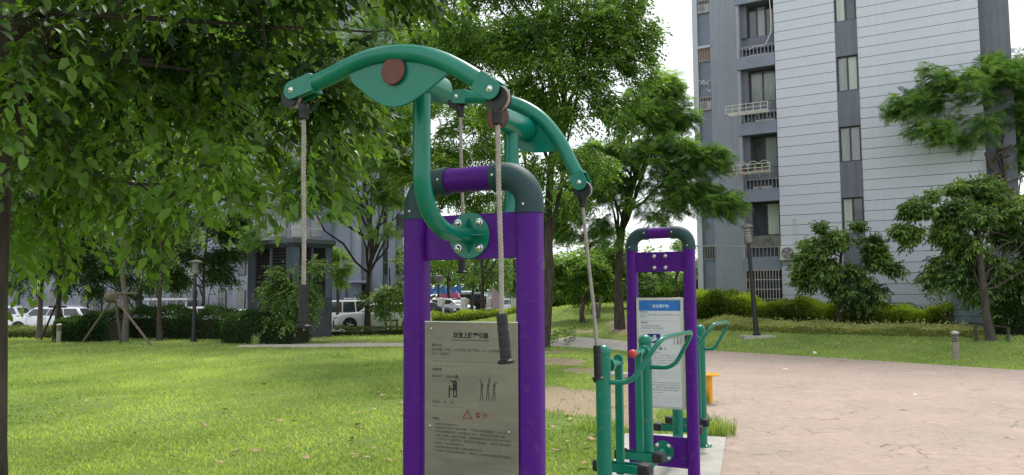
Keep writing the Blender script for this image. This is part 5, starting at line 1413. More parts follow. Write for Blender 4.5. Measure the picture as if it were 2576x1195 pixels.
# ---- centre: big camphor and its neighbours
T("camphor_tree", "tall dark-trunked camphor tree rising behind the arm stretcher, sky glinting through its crown", 1366, 874,
  [(1400, 120, 190, 140, 24), (1230, 40, 190, 150, 24.5), (1540, 60, 110, 140, 23.5), (1350, -170, 330, 160, 24), (1600, 170, 55, 120, 24), (1120, 140, 110, 130, 25.5), (1480, 270, 130, 90, 24), (1300, 260, 150, 90, 25), (1600, -90, 60, 120, 24), (1330, 420, 90, 60, 26), (1470, 400, 90, 60, 25), (1310, 520, 80, 40, 27), (1430, 510, 70, 40, 27)],
  "camphor", lf_camp, .18, 15500, 26, seed=3, cr=(.24, .38), limbs=26, twigs=700, tone=.42, trunk_n=14,
  lean=[(1372, 700, 0), (1380, 560, .1), (1394, 420, .1), (1410, 300, .1), (1412, 160, .1), (1405, 20, .1), (1400, -160, .1)])
ct = bpy.data.objects["camphor_tree"]
for pts, r_ in (([(1372, 700), (1392, 560), (1412, 470), (1422, 380), (1450, 260)], .085), ([(1374, 640), (1350, 520), (1325, 430), (1300, 300), (1270, 150)], .07)):
    q = MB(); q.tube([U(u, v, ct.location.y) for u, v in pts], [r_, r_ * .95, r_ * .8, r_ * .6, r_ * .3], 9); build("branch", q, m_bark, ct, world_pts=True, smooth_angle=80)
T("young_camphor", "lighter yellow-green camphor left of the arm stretcher's mast", 1050, 850, [(1010, 340, 60, 70, 33), (1090, 440, 80, 90, 33), (1170, 380, 100, 90, 33), (1230, 520, 80, 60, 33), (1060, 260, 90, 60, 33), (1270, 600, 60, 40, 33), (1130, 620, 70, 50, 33), (1290, 480, 60, 60, 33), (1010, 440, 40, 50, 33), (1140, 290, 80, 60, 33), (1220, 330, 70, 60, 33), (1190, 480, 60, 50, 33)], "camphor", lf_lime, .14, 6800, 12, seed=7, cr=(.28, .45), tone=.35, limbs=12, twigs=200, Yb=33, lean=[(1050, 740, 0), (1052, 620, 0), (1075, 520, 0), (1110, 420, 0)])
T("silk_tree", "broad feathery silk tree leaning towards the apartment block, trunk in a worn soil ring", 1560, 826,
  [(1640, 290, 90, 80, 30), (1560, 400, 120, 80, 30), (1690, 400, 110, 70, 29), (1790, 395, 75, 40, 28.5), (1800, 510, 65, 45, 28.5), (1480, 470, 90, 60, 30), (1660, 500, 100, 55, 29), (1740, 470, 70, 50, 29), (1500, 580, 80, 40, 30), (1420, 560, 60, 45, 31), (1650, 240, 60, 60, 30)],
  "frond", lf_frond, .18, 4500, 14, seed=9, cr=(.30, .5), limbs=20, twigs=350, tone=.40, lean=[(1558, 720, 0), (1556, 640, 0), (1566, 560, 0), (1590, 480, 0), (1620, 380, 0), (1640, 300, 0)], limb_start=.4)
# ---- left rear row
T("street_tree", "dark tree with a leaning grey trunk nearest the thick left-edge trunk", 99, 853, [(60, 560, 90, 80, 33), (110, 640, 80, 60, 33), (30, 640, 60, 70, 33), (120, 480, 110, 70, 34), (55, 700, 50, 35, 33)], "camphor", lf_dark, .11, 2300, 6, seed=12, bark=m_bark2, tone=.4, lean=[(101, 760, 0), (103, 700, 0), (100, 600, 0), (100, 500, 0)])
T("street_tree", "dark tree braced by three stakes beside the left bollard", 145, 850, [(160, 600, 90, 70, 34), (230, 650, 60, 45, 34), (200, 540, 100, 60, 35), (165, 668, 60, 30, 33), (215, 712, 55, 34, 34), (265, 680, 40, 40, 34)], "camphor", lf_dark, .14, 2600, 6, seed=13, tone=.3, lean=[(147, 780, 0), (148, 720, 0), (152, 650, 0), (160, 560, 0)])
T("street_tree", "straight grey-trunked tree behind the knotted stake tripod", 318, 850, [(300, 520, 110, 80, 32), (390, 470, 110, 80, 32), (220, 480, 90, 70, 33), (330, 600, 90, 40, 33), (320, 400, 150, 80, 33), (360, 250, 190, 110, 33), (180, 260, 160, 120, 33), (380, 670, 50, 45, 33)], "camphor", lf_camp, .125, 6800, 9, seed=14, bark=m_bark2, tone=.42, limb_start=.6, Yb=32.0, lean=[(318, 780, 0), (317, 700, 0), (317, 600, 0), (316, 480, 0), (310, 330, 0), (300, 200, 0)])
T("street_tree", "slim brown-trunked tree just right of the stake tripod", 406, 845, [(420, 560, 80, 60, 33), (470, 500, 90, 60, 33), (390, 630, 60, 40, 33), (560, 380, 110, 90, 34), (640, 250, 120, 100, 34), (560, 120, 160, 90, 34), (760, 70, 120, 90, 34), (900, 170, 110, 90, 34), (980, 50, 110, 80, 34), (780, 220, 110, 80, 34)], "camphor", lf_camp, .10, 9500, 10, seed=15, tone=.45, Yb=32.4, lean=[(404, 780, 0), (405, 700, 0), (408, 600, 0), (420, 480, 0), (470, 330, 0)])
T("forked_tree", "low forked dark tree around the left garden lamp", 505, 822, [(500, 620, 80, 50, 36), (560, 640, 50, 60, 36), (440, 640, 60, 50, 36), (530, 570, 90, 50, 36), (590, 560, 60, 50, 36), (565, 695, 45, 36, 36), (455, 690, 45, 36, 36)], "camphor", lf_dark, .14, 3300, 6, seed=16, limb_start=.25, tone=.5)
T("shrub_tree", "leafy many-stemmed shrub tree growing against the slate-grey kiosk", 745, 848, [(735, 720, 55, 50, 30), (695, 750, 40, 50, 30), (780, 690, 32, 45, 29.8), (760, 760, 60, 50, 30), (700, 690, 26, 28, 30), (730, 800, 60, 35, 30)], "camphor", lf_lance, .07, 1250, 6, seed=17, limb_start=.15, tone=.35)
T("silk_tree", "slender forked silk tree with sparse ferny crown in front of the white saloon", 924, 838,
  [(770, 430, 110, 60, 34), (900, 340, 120, 70, 34), (1000, 470, 90, 70, 34), (850, 520, 100, 40, 33), (720, 520, 80, 45, 34), (955, 570, 80, 30, 33), (650, 590, 50, 30, 34), (870, 440, 110, 60, 34), (960, 400, 80, 60, 34)],
  "frond", lf_frond, .15, 1500, 9, seed=18, limbs=26, twigs=260, cr=(.24, .4), tone=.5, limb_start=.42, lean=[(926, 760, 0), (930, 690, 0), (935, 650, 0), (925, 560, 0), (915, 480, .2), (905, 380, .4)], limb_r=.5)
T("small_tree", "small round-crowned tree with a low timber brace in front of the saloon's boot", 985, 830, [(975, 730, 38, 35, 37), (1005, 690, 28, 50, 37), (960, 770, 30, 25, 37), (1010, 750, 24, 30, 37), (925, 745, 16, 12, 37)], "camphor", lf_lance, .07, 800, 5, seed=19, limb_start=.3, tone=.35)
T("round_tree", "bright green rounded tree growing behind the kiosk's right corner", 850, 800, [(845, 650, 26, 35, 50), (848, 700, 22, 40, 50), (868, 660, 18, 30, 50)], "camphor", lf_lime, .12, 900, 5, seed=20, tone=.55, Yb=50)
# ---- far trees framed by the purple posts and along the mound
far = [(1131, 72, [(1120, 650, 50, 50, 72), (1090, 680, 34, 35, 72), (1150, 690, 30, 25, 72)], lf_dark, "dark tree directly behind the second charging post"), (1185, 64, [(1180, 665, 50, 42, 64), (1200, 620, 60, 40, 64)], lf_camp, "thin-trunked tree rising in front of the black parked van"),
       (1211, 54, [(1215, 650, 60, 45, 54), (1250, 600, 60, 50, 54), (1180, 610, 50, 40, 54)], lf_dark, "dark straight tree planted in the low hedge between the charging posts"), (1295, 54, [(1290, 715, 40, 32, 54), (1262, 690, 30, 28, 54), (1330, 680, 40, 50, 54)], lf_lance, "small forked tree behind the right-hand purple post"),
       (1060, 60, [(1060, 620, 70, 60, 60), (1100, 580, 80, 50, 60), (1040, 690, 40, 30, 60)], lf_camp, "mid-green tree closing the view at the apartment row's end"), (1420, 75, [(1410, 700, 60, 35, 75), (1350, 690, 50, 40, 75), (1480, 700, 60, 30, 75)], lf_dark, "far dark tree beyond the mound, left of the lawn's crest"),
       (1640, 48, [(1640, 690, 50, 40, 48), (1600, 660, 45, 50, 48)], lf_dark, "dark tree seen between the instruction board's purple posts"), (1700, 55, [(1700, 690, 40, 30, 55), (1715, 640, 40, 40, 55)], lf_camp, "thin tree beside the far silver car"),
       (1745, 60, [(1745, 690, 25, 60, 60)], material("dummy", (0, 0, 0)) if False else lf_dark, "narrow dusky tree at the apartment block's left corner")]
for i, (u, Y, e, m_, lab) in enumerate(far):
    T("distant_tree", lab, u, 0, e, "camphor", m_, .12 if Y < 45 else .16, 1000, 6, seed=30 + i, Yb=Y, group="trees round the parking", tone=.5, limbs=7, twigs=60)
T("mound_tree", "small spreading tree with yellow-green drooping leaves on the grassy mound", 1467, 812, [(1430, 690, 55, 40, 34), (1490, 680, 55, 40, 34), (1460, 720, 60, 30, 34), (1520, 710, 30, 30, 34), (1400, 720, 25, 25, 34)], "lance", lf_lime, .11, 1900, 7, seed=41, limb_start=.3, tone=.3)
T("mound_tree", "multi-stemmed low tree just behind the mound's spreading tree", 1503, 800, [(1500, 660, 50, 40, 38), (1550, 690, 40, 40, 38), (1540, 650, 40, 30, 38)], "lance", lf_lime, .08, 1300, 6, seed=42, limb_start=.3, tone=.2)
T("mound_tree", "leafy tree between the feathery silk tree's trunk and the instruction board", 1600, 790, [(1590, 700, 40, 40, 42), (1620, 720, 40, 30, 42)], "lance", lf_camp, .10, 800, 6, seed=43, limb_start=.3, tone=.5)
# ---- right: garden trees before the pale wall
T("garden_tree", "vase-shaped small tree growing out of the hedge before the lower white air conditioner", 2105, 822, [(2045, 640, 45, 50, 29), (2110, 605, 45, 40, 29), (2180, 645, 45, 45, 29), (2240, 680, 26, 18, 28.5), (2105, 690, 75, 55, 29), (2035, 700, 38, 38, 29), (2150, 730, 60, 45, 29), (2075, 580, 16, 18, 29), (2150, 580, 14, 18, 29)],
  "lance", lf_lance, .10, 3100, 7, seed=51, limb_start=.12, limbs=16, twigs=150, tone=.35, Yb=29.0)
T("garden_tree", "larger dense tree with pale young leaves before the glass entrance box", 2494, 858, [(2330, 520, 60, 40, 24.5), (2420, 560, 95, 65, 25), (2500, 520, 75, 60, 25.3), (2560, 600, 70, 80, 25), (2400, 630, 75, 50, 25), (2490, 690, 70, 50, 25), (2300, 590, 40, 30, 24.5), (2450, 480, 60, 30, 25), (2600, 500, 50, 60, 25), (2560, 720, 50, 50, 25), (2430, 720, 40, 35, 25), (2540, 790, 50, 35, 25.4), (2380, 690, 40, 35, 25), (2270, 575, 22, 14, 24.5)],
  "lance", lf_lance, .12, 7600, 8, seed=52, limb_start=.12, limbs=20, twigs=250, tone=.38)
T("silk_tree", "tall silk tree reaching in from the right edge over the pale wall", 2516, 850, [(2290, 265, 55, 34, 29), (2390, 230, 90, 50, 29.5), (2490, 200, 80, 60, 30), (2570, 270, 80, 70, 30), (2610, 150, 60, 60, 30), (2440, 320, 100, 40, 29.5), (2340, 330, 70, 30, 29), (2570, 390, 50, 40, 30), (2640, 330, 80, 90, 31), (2360, 190, 40, 26, 29)],
  "frond", lf_frond, .13, 3800, 13, seed=53, cr=(.34, .55), limbs=13, twigs=260, tone=.42, Yb=28.5, lean=[(2517, 740, 0), (2530, 620, .4), (2548, 530, .6), (2530, 470, .8), (2490, 420, .9), (2480, 380, 1)], limb_start=.45, limb_r=.35)

T("street_tree", "dark low-crowned tree beyond the hedge between the stake tripod and the left lamp", 360, 0, [(230, 650, 90, 50, 42), (330, 665, 70, 50, 42), (420, 690, 60, 45, 42), (370, 600, 120, 60, 42), (350, 720, 40, 30, 42)], "camphor", lf_dark, .16, 3000, 7, seed=71, Yb=42, limb_start=.25, tone=.35)

# ---- stakes
def stakes(name, label, legs, beams, Y, extra=None, mat=m_stake):
    root = thing(name, label, "tree stake", G(*legs[0][1]))
    for (a, b) in legs:
        q = MB(); q.tube([G(*b) - Vector((0, 0, .1)), U(a[0], a[1], Y)], .045, 8); build("stake", q, mat, root, world_pts=True, smooth_angle=80)
    for (a, b) in beams:
        q = MB(); q.tube([U(a[0], a[1], Y), U(b[0], b[1], Y + .4)], .04, 8); build("cross_bar", q, mat, root, world_pts=True, smooth_angle=80)
    return root
sk = stakes("stake_tripod", "weathered pole tripod knotted together left of the straight grey trunk", [((288, 745), (203, 863)), ((290, 748), (305, 864)), ((288, 748), (386, 870))], [((272, 738), (345, 738)), ((292, 758), (318, 730))], 29.8)
q = MB(); 
bm = bmesh.new(); bmesh.ops.create_icosphere(bm, subdivisions=2, radius=.22); r3 = random.Random(4)
for v_ in bm.verts: v_.co *= r3.uniform(.8, 1.25)
q.add([v_.co + U(279, 748, 29.8) for v_ in bm.verts], [tuple(x.index for x in f.verts) for f in bm.faces]); bm.free(); build("rope_knot", q, m_stake, sk, world_pts=True)
stakes("stake_tripod", "dark three-legged stake frame round the tree beside the left bollard", [((140, 768), (101, 854)), ((146, 770), (131, 860)), ((146, 770), (182, 845))], [((122, 772), (168, 772))], 32.5, mat=m_bark)
stakes("tree_brace", "low dark timber brace round the small tree before the saloon", [((969, 804), (973, 834)), ((998, 804), (1000, 834))], [((966, 806), (1002, 806))], 37.5, mat=m_bark)
stakes("stake_tripod", "thin stakes propping the low tree on the mound", [((1490, 765), (1490, 800)), ((1500, 765), (1510, 799)), ((1496, 768), (1502, 802))], [], 37.5, mat=m_bark)
stakes("tree_brace", "dark post-and-rail brace round the larger right-hand garden tree", [((2454, 820), (2456, 862)), ((2536, 826), (2538, 868))], [((2440, 812), (2545, 826))], 24.6, mat=m_bark)
stakes("tree_brace", "low timber brace on the silk tree in the worn soil ring", [((1585, 780), (1588, 812))], [((1550, 776), (1600, 776))], 31, mat=m_bark)

# ---- hedges and planting
def hedge(name, label, p0, p1, w, h0, h1, mat, n, seed, leaf=.09, tip=.6, base_tone=.12, cat="hedge", rough=.14, core=True, tnoise=.10):
    p0 = Vector(p0); p1 = Vector(p1); rg = np.random.default_rng(seed); L = (p1 - p0).length; d = (p1 - p0).normalized(); a_ = Vector((-d.y, d.x, 0))
    root = thing(name, label, cat, (p0 + p1) / 2)
    t = rg.random(n); face = rg.random(n); x = (rg.random(n) * 2 - 1)
    H = (h0 + (h1 - h0) * t) * (1 + rough * np.sin(t * L * 1.9 + seed) + rough * .7 * np.sin(t * L * 5.3) + rough * .6 * np.sin(x * 2 + t * L * 3.1))
    ft = face < .42
    z = np.where(ft, H * (.93 + .09 * rg.random(n)), H * rg.random(n) ** .75)
    across = np.where(ft, x, np.sign(x) * (1 - .22 * rg.random(n) - .25 * np.clip(z / H - .75, 0, 1))) * w / 2
    shoots = rg.random(n) < .06; z = np.where(shoots & ft, z + .16 * rg.random(n), z)
    px = p0.x + (p1.x - p0.x) * t + a_.x * across; py = p0.y + (p1.y - p0.y) * t + a_.y * across
    P = np.stack([px, py, gz(px, py) + z], 1)
    out = np.stack([a_.x * np.sign(across) * (~ft), a_.y * np.sign(across) * (~ft), np.where(ft, 1.0, .25)], 1) + rg.normal(size=(n, 3)) * .6
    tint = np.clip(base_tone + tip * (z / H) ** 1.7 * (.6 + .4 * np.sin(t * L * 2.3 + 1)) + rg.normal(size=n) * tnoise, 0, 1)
    Vv, Tt, tt_ = place_leaves(P, out, rg.normal(size=(n, 3)), leaf * (.6 + .8 * rg.random(n)), tint, tmpl_leaf_small(.5))
    fast_mesh("foliage", Vv - np.array(root.location), Tt, tt_, mat, root, kind="stuff")
    if core:  # dark boxes added inside the foliage to stop light passing through
        m = MB(); N = max(2, int(L / 1.5))
        for i in range(N):
            q0 = p0.lerp(p1, i / N); q1 = p0.lerp(p1, (i + 1) / N); hh = (h0 + (h1 - h0) * (i + .5) / N) * .80
            for aa, bb in ((q0, q1),):
                za = float(gz(aa.x, aa.y)) - .1; zb = float(gz(bb.x, bb.y)) - .1; o_ = a_ * w * .38
                m.add([aa + o_ + Vector((0, 0, za)), aa - o_ + Vector((0, 0, za)), bb - o_ + Vector((0, 0, zb)), bb + o_ + Vector((0, 0, zb)), aa + o_ + Vector((0, 0, za + hh)), aa - o_ + Vector((0, 0, za + hh)), bb - o_ + Vector((0, 0, zb + hh)), bb + o_ + Vector((0, 0, zb + hh))], [(3, 2, 1, 0), (4, 5, 6, 7), (0, 1, 5, 4), (1, 2, 6, 5), (2, 3, 7, 6), (3, 0, 4, 7)])
        build("light_blocker", m, material("blocker_dark", (.022, .022, .014), .95), root, world_pts=True, smooth_angle=0, kind="stuff")
    return root
def flat(p): return Vector((p.x, p.y, 0))
hr0 = flat(onground(1738, 34.0)); hr1 = flat(onground(2090, 30.3)); hr2 = flat(onground(2384, 27.6))
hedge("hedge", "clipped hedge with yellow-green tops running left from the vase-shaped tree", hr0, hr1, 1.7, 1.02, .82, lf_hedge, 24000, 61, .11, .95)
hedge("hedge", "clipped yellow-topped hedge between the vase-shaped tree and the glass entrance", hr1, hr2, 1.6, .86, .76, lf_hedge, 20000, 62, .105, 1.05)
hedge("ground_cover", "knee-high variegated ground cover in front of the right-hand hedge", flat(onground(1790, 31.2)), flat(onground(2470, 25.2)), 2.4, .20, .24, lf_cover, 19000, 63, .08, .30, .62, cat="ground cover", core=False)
hedge("bush", "dark bushes under the right-hand trees by the frame's edge", flat(onground(2515, 25.6)), flat(onground(2660, 24.2)), 1.2, .95, 1.1, lf_dark, 6000, 64, .09, .3, .3, cat="bush")
hedge("bush", "wispy tall bush against the wall by the ramp railing", flat(onground(2330, 29.6)), flat(onground(2375, 29.2)), .6, 1.2, 1.3, lf_lance, 500, 65, .09, .3, .4, cat="bush", core=False)
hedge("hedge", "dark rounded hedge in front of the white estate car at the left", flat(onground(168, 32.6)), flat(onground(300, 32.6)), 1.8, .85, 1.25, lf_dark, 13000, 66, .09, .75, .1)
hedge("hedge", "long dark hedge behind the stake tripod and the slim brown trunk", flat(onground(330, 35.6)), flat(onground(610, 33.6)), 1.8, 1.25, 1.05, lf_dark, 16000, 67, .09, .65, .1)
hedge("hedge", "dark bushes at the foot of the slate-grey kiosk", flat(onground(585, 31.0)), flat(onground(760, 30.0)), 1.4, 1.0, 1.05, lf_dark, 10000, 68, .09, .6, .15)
hedge("ground_cover", "low pale shrubs beside the leaning grey trunk at the left", flat(onground(-40, 36.6)), flat(onground(170, 36.0)), 1.4, .45, .45, lf_cover, 6000, 69, .08, .3, .15, cat="ground cover")
hedge("hedge", "low ragged planting along the front of the white saloon car", flat(onground(838, 36.4)), flat(onground(1060, 36.6)), .9, .32, .34, lf_cover, 5000, 70, .07, .2, .1)
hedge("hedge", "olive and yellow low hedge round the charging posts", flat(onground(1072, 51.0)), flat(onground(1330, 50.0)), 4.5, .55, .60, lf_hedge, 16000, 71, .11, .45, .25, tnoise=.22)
hedge("hedge", "far strip of shrubs beyond the mound's crest", flat(onground(1370, 66)), flat(onground(1760, 60)), 3.0, 2.0, 2.2, lf_camp, 12000, 72, .28, .3, .3)
hedge("hedge", "far orange-tinged planting at the back of the parking", flat(onground(1070, 74)), flat(onground(1180, 74)), 1.5, 1.3, 1.3, leaf_material("orange_leaf", (.12, .10, .03), (.32, .22, .06), .3), 2500, 73, .2, .4, .3)
hedge("ground_cover", "leafy weeds round the foot of the camphor's mound", flat(onground(1395, 27.5)), flat(onground(1425, 29)), .7, .5, .3, lf_camp, 500, 74, .08, .3, .3, cat="ground cover", core=False)
# distant woods closing the horizon
def wood(name, label, x0, x1, y, h, n, seed, mat=lf_dark):
    rg = np.random.default_rng(seed); K = 60
    C = np.stack([rg.uniform(x0, x1, K), y + rg.uniform(-8, 8, K), rg.uniform(.2, 1, K) * h * .75], 1); Rr = np.stack([rg.uniform(4, 7, K), rg.uniform(4, 7, K), rg.uniform(2.5, 4, K)], 1)
    V_, T_, tt_, a_, b_ = sprays(rg, C, Rr, n, 6, 1.6, .55, tmpl_leaf_small(.6), droop=.2, tone=.45)
    o = fast_mesh(name, V_, T_, tt_, mat, None, kind="stuff"); tag(o, label, "trees")
wood("woods", "far belt of trees closing the view beyond the parking and mound", -10, 62, 105, 9, 9000, 81, lf_camp)
wood("woods", "far trees to the right behind the apartment block", 45, 130, 120, 11, 4000, 82)

# ================================================================== CARS AND STREET FURNITURE
m_cw = material("white_car_paint", (.74, .76, .80), .28, var=.02, coat=.7)
m_cb = material("black_car_paint", (.012, .013, .018), .2, var=.1, coat=.8)
m_cbe = material("beige_car_paint", (.62, .60, .55), .35, var=.04, coat=.4)
m_cs = material("silver_car_paint", (.42, .44, .47), .3, .3, var=.03, coat=.5)
m_glass = material("car_glass", (.025, .03, .036), .08, var=.2, spec=.9)
m_tyre = material("tyre_rubber", (.018, .018, .018), .85)
m_rim = material("alloy_rim", (.5, .5, .52), .3, .8)
m_tail = material("tail_light_red", (.45, .01, .01), .25, coat=.5)
m_head = material("headlamp_glass", (.6, .62, .65), .15, coat=.5)
m_trim = material("black_trim", (.02, .02, .022), .5)
m_plate_b = material("blue_number_plate", (.02, .08, .35), .5)
m_plate_g = material("green_number_plate", (.15, .45, .30), .5)

def car(label, loc, rotz, L=4.6, W=1.78, H=1.46, kind="saloon", paint=m_cw, group="cars in the parking", plate=m_plate_b, name="parked_car", cat="car"):
    """front of the car points along -x"""
    t = thing(name, label, cat, loc, rotz, group)
    K = dict(saloon=dict(hood=.60, belt=.66, A=.27, B=.42, C=.70, D=.88, tail=.68), suv=dict(hood=.62, belt=.66, A=.23, B=.36, C=.90, D=.98, tail=.66), van=dict(hood=.52, belt=.55, A=.03, B=.14, C=.97, D=.995, tail=.55), hatch=dict(hood=.61, belt=.67, A=.24, B=.40, C=.84, D=.97, tail=.67))[kind]
    g = .18; half = W / 2
    def top(f):       # shoulder height along the car
        hood = K["hood"] * H; belt = K["belt"] * H
        if f < .03: return g + (hood - g) * (.72 + .2 * f / .03)
        if f < K["A"]: return hood * .93 + (belt - hood * .93) * ((f - .03) / (K["A"] - .03)) ** .7
        if f < K["D"]: return belt
        return belt - (belt - K["tail"] * H * .93) * (f - K["D"]) / (1 - K["D"] + 1e-6)
    def wid(f): return half * (1 - .22 * max(0, (.10 - f) / .10) ** 2 - .14 * max(0, (f - .92) / .08) ** 2)
    st_ = [0, .012, .04, .09, .16, .24, .33, .45, .57, .69, .80, .88, .94, .985, 1.0]
    vs = []; n = 9
    for f in st_:
        x = (f - .5) * L + (.04 if f == 0 else 0); w = wid(f); z1 = top(f); zb = g + (.10 if f < .02 or f > .99 else 0)
        sec = [(w * .82, zb), (w * .97, zb + .06), (w, zb + .22), (w * 1.0, z1 * .72), (w * .965, z1 * .93), (w * .90, z1), (w * .5, z1 + .025), (0, z1 + .035)]
        vs += [(x, -y, z) for y, z in sec] + [(x, y, z) for y, z in reversed(sec[:-1])]
    m_ = 15; fs = []
    for i in range(len(st_) - 1):
        for k in range(m_):
            k2 = (k + 1) % m_; fs.append((i * m_ + k, i * m_ + k2, (i + 1) * m_ + k2, (i + 1) * m_ + k))
    fs.append(tuple(range(m_))); fs.append(tuple((len(st_) - 1) * m_ + k for k in range(m_))[::-1])
    b = MB(); b.add(vs, fs); body = build("body", b, paint, t, smooth_angle=38)
    # cabin
    bz = K["belt"] * H + .02; xa, xb, xc, xd = [(K[q] - .5) * L for q in "ABCD"]; wb = half * .90; wr = half * .74; 
    cs_ = [(xa, bz, wb * .86, 0), (xa + (xb - xa) * .5, bz + (H - bz) * .60, wb * .86 + (wr - wb * .86) * .5, 0), (xb, H - .03, wr * .95, 0), (xb + .25, H, wr, 0), ((xb + xc) / 2, H + .01, wr, 0), (xc - .2, H - .01, wr, 0), (xc, H - .05, wr * .97, 0), (xd, bz, wb * .93, 0)]
    vs = []
    for x, zt, wt, _ in cs_:
        fr = (zt - bz) / (H - bz); wl_ = wb - (.0 if True else 0)
        if fr < .03: wlow = wt
        else: wlow = wb
        vs += [(x, -wlow, bz - .05), (x, -(wt + (wlow - wt) * .15), max(bz, zt - .07)), (x, -wt * .9, zt), (x, wt * .9, zt), (x, (wt + (wlow - wt) * .15), max(bz, zt - .07)), (x, wlow, bz - .05)]
    fs = []
    for i in range(len(cs_) - 1):
        for k in range(5): fs.append((i * 6 + k, i * 6 + k + 1, (i + 1) * 6 + k + 1, (i + 1) * 6 + k))
        fs.append((i * 6 + 5, i * 6, (i + 1) * 6, (i + 1) * 6 + 5))
    fs.append((0, 1, 2, 3, 4, 5)); fs.append(tuple((len(cs_) - 1) * 6 + k for k in (5, 4, 3, 2, 1, 0)))
    c = MB(); c.add(vs, fs); cab = build("cabin", c, paint, t, smooth_angle=50)
    # glass
    def sidepane(x0, x1, x2, x3, s):      # bottom x0..x3, top x1..x2
        zt_ = H - .11; zb_ = bz + .02
        yb = wb + .004; ytp = wr + (wb - wr) * .17 + .012
        return [Vector((x0, s * yb, zb_)), Vector((x3, s * yb, zb_)), Vector((x2, s * ytp, zt_)), Vector((x1, s * ytp, zt_))]
    xs0 = xa + .16; xs3 = xd - (.18 if kind != "van" else .10)
    f0 = xa + (xb - xa) * .85 + .05; f3 = xc - .06 if kind in ("suv", "van", "hatch") else xc - .02
    cuts = {"saloon": [.46, .92], "hatch": [.42, .80], "suv": [.38, .70], "van": [.25, .50, .76]}[kind]
    for s in (-1, 1):
        edges = [0] + cuts + [1]
        for a, e in zip(edges, edges[1:]):
            l = lambda p, q, f: p + (q - p) * f
            a_ = a + (.012 if a else 0); e_ = e - (.012 if e < 1 else 0)
            P = sidepane(l(xs0, xs3, a_), l(f0, f3, a_), l(f0, f3, e_), l(xs0, xs3, e_), s)
            q = MB(); q.prism(P, Vector((0, s * .008, 0))); build("side_window", q, m_glass, cab, smooth_angle=0)
        # doors: recessed seam lines and handles
        for a in cuts[:2] + [0.03]:
            x = xs0 + (xs3 - xs0) * a; q = MB(); q.b2((x - .006, s * (half * 1.0) - .004, g + .12), (x + .006, s * half * 1.0 + .003, bz - .06)); build("door_seam", q, m_trim, body, smooth_angle=0)
        for a in cuts[:2]:
            x = xs0 + (xs3 - xs0) * a - .18 * 1; q = MB(); q.b2((x, s * half - .01, bz - .16), (x + .18, s * half + .022, bz - .12)); build("door_handle", q, paint, body, bevel=.006)
        q = MB(); q.box((xs0 + .22, s * (half + .07), bz + .05), (.14, .20, .13)); build("wing_mirror", q, paint, t, bevel=.035)
        q = MB(); q.b2((-L * .36, s * half * .93 - .02, g - .01), (L * .36, s * half * .985 + .004, g + .07)); build("sill", q, m_trim, body, smooth_angle=0)
    dv = Vector((xb - xa, 0, H - .03 - bz)); nrm = Vector((-dv.z, 0, dv.x)).normalized() * .012
    P = [Vector((xa, 0, bz)) + dv * .08 + Vector((0, -wb * .80, 0)), Vector((xa, 0, bz)) + dv * .08 + Vector((0, wb * .80, 0)), Vector((xa, 0, bz)) + dv * .93 + Vector((0, wr * .84, 0)), Vector((xa, 0, bz)) + dv * .93 + Vector((0, -wr * .84, 0))]
    P = [p + nrm * 3.2 * (1 if True else 0) for p in P]
    q = MB(); q.prism(P, nrm * .6); build("windscreen", q, m_glass, cab, smooth_angle=0)
    dv = Vector((xd - xc, 0, bz - (H - .05))); nrm = Vector((-dv.z, 0, dv.x)).normalized() * .010
    P = [Vector((xc, 0, H - .05)) + dv * f + Vector((0, s * w_, 0)) for f, s, w_ in ((.12, -1, wr * .82), (.12, 1, wr * .82), (.88, 1, wb * .8), (.88, -1, wb * .8))]
    q = MB(); q.prism(P, nrm); build("rear_window", q, m_glass, cab, smooth_angle=0)
    # wheels
    rw = .33 if kind != "suv" else .36
    for fx in (.185, .815):
        x = (fx - .5) * L
        for s in (-1, 1):
            ar = MB(); ar.cyl((x, s * (half * .6), rw + .01), (x, s * (half + .004), rw + .01), rw + .055, n=26); build("wheel_arch", ar, m_trim, body)
            wt = MB(); Mx = Matrix.Rotation(R(-90) * s, 3, 'X')
            wt.lathe([(rw * .66, -.10), (rw * .94, -.10), (rw, -.07), (rw, .07), (rw * .94, .10), (rw * .66, .10)], 26, Mx, (x, s * (half - .07), rw)); wo = build("wheel", wt, m_tyre, t)
            rm_ = MB(); rm_.lathe([(rw * .66, .02), (rw * .64, .10), (rw * .57, .085), (rw * .56, .03)], 26, Mx, (x, s * (half - .07), rw))
            for k in range(5):
                a = k * 2 * math.pi / 5; p0 = Vector((x, s * (half + .015), rw)); p1 = p0 + Vector((math.cos(a), 0, math.sin(a))) * rw * .62; rm_.tube([p0, p1], [.05, .028], 4)
            build("rim", rm_, m_rim, wo, smooth_angle=30)
            hb = MB(); hb.cyl((x, s * (half - .06), rw), (x, s * (half - .02), rw), rw * .56, n=20); build("brake_disc", hb, m_trim, wo)
    # lamps, grille, plates, bumpers
    zt_ = top(.05)
    for s in (-1, 1):
        q = MB(); q.box((-L / 2 + .16, s * half * .70, zt_ * .84), (.32, half * .42, .13)); build("headlight", q, m_head, t, bevel=.04)
        q = MB(); q.box((L / 2 - .10, s * half * .78, K["tail"] * H * .84), (.24, half * .36, .17 if kind != "van" else .3)); build("tail_light", q, m_tail, t, bevel=.03)
    q = MB(); q.b2((-L / 2 - .004, -half * .42, zt_ * .62), (-L / 2 + .1, half * .42, zt_ * .86)); build("grille", q, m_trim, t, smooth_angle=0)
    q = MB(); q.b2((-L / 2 - .015, -half * .5, g + .06), (-L / 2 + .1, half * .5, g + .20)); build("front_intake", q, m_trim, t, smooth_angle=0)
    for x_, s in ((-L / 2 - .02, 1), (L / 2 + .008, 1)):
        q = MB(); q.b2((x_, -.22, .42), (x_ + .012, .22, .56)); build("number_plate", q, plate, t, smooth_angle=0)
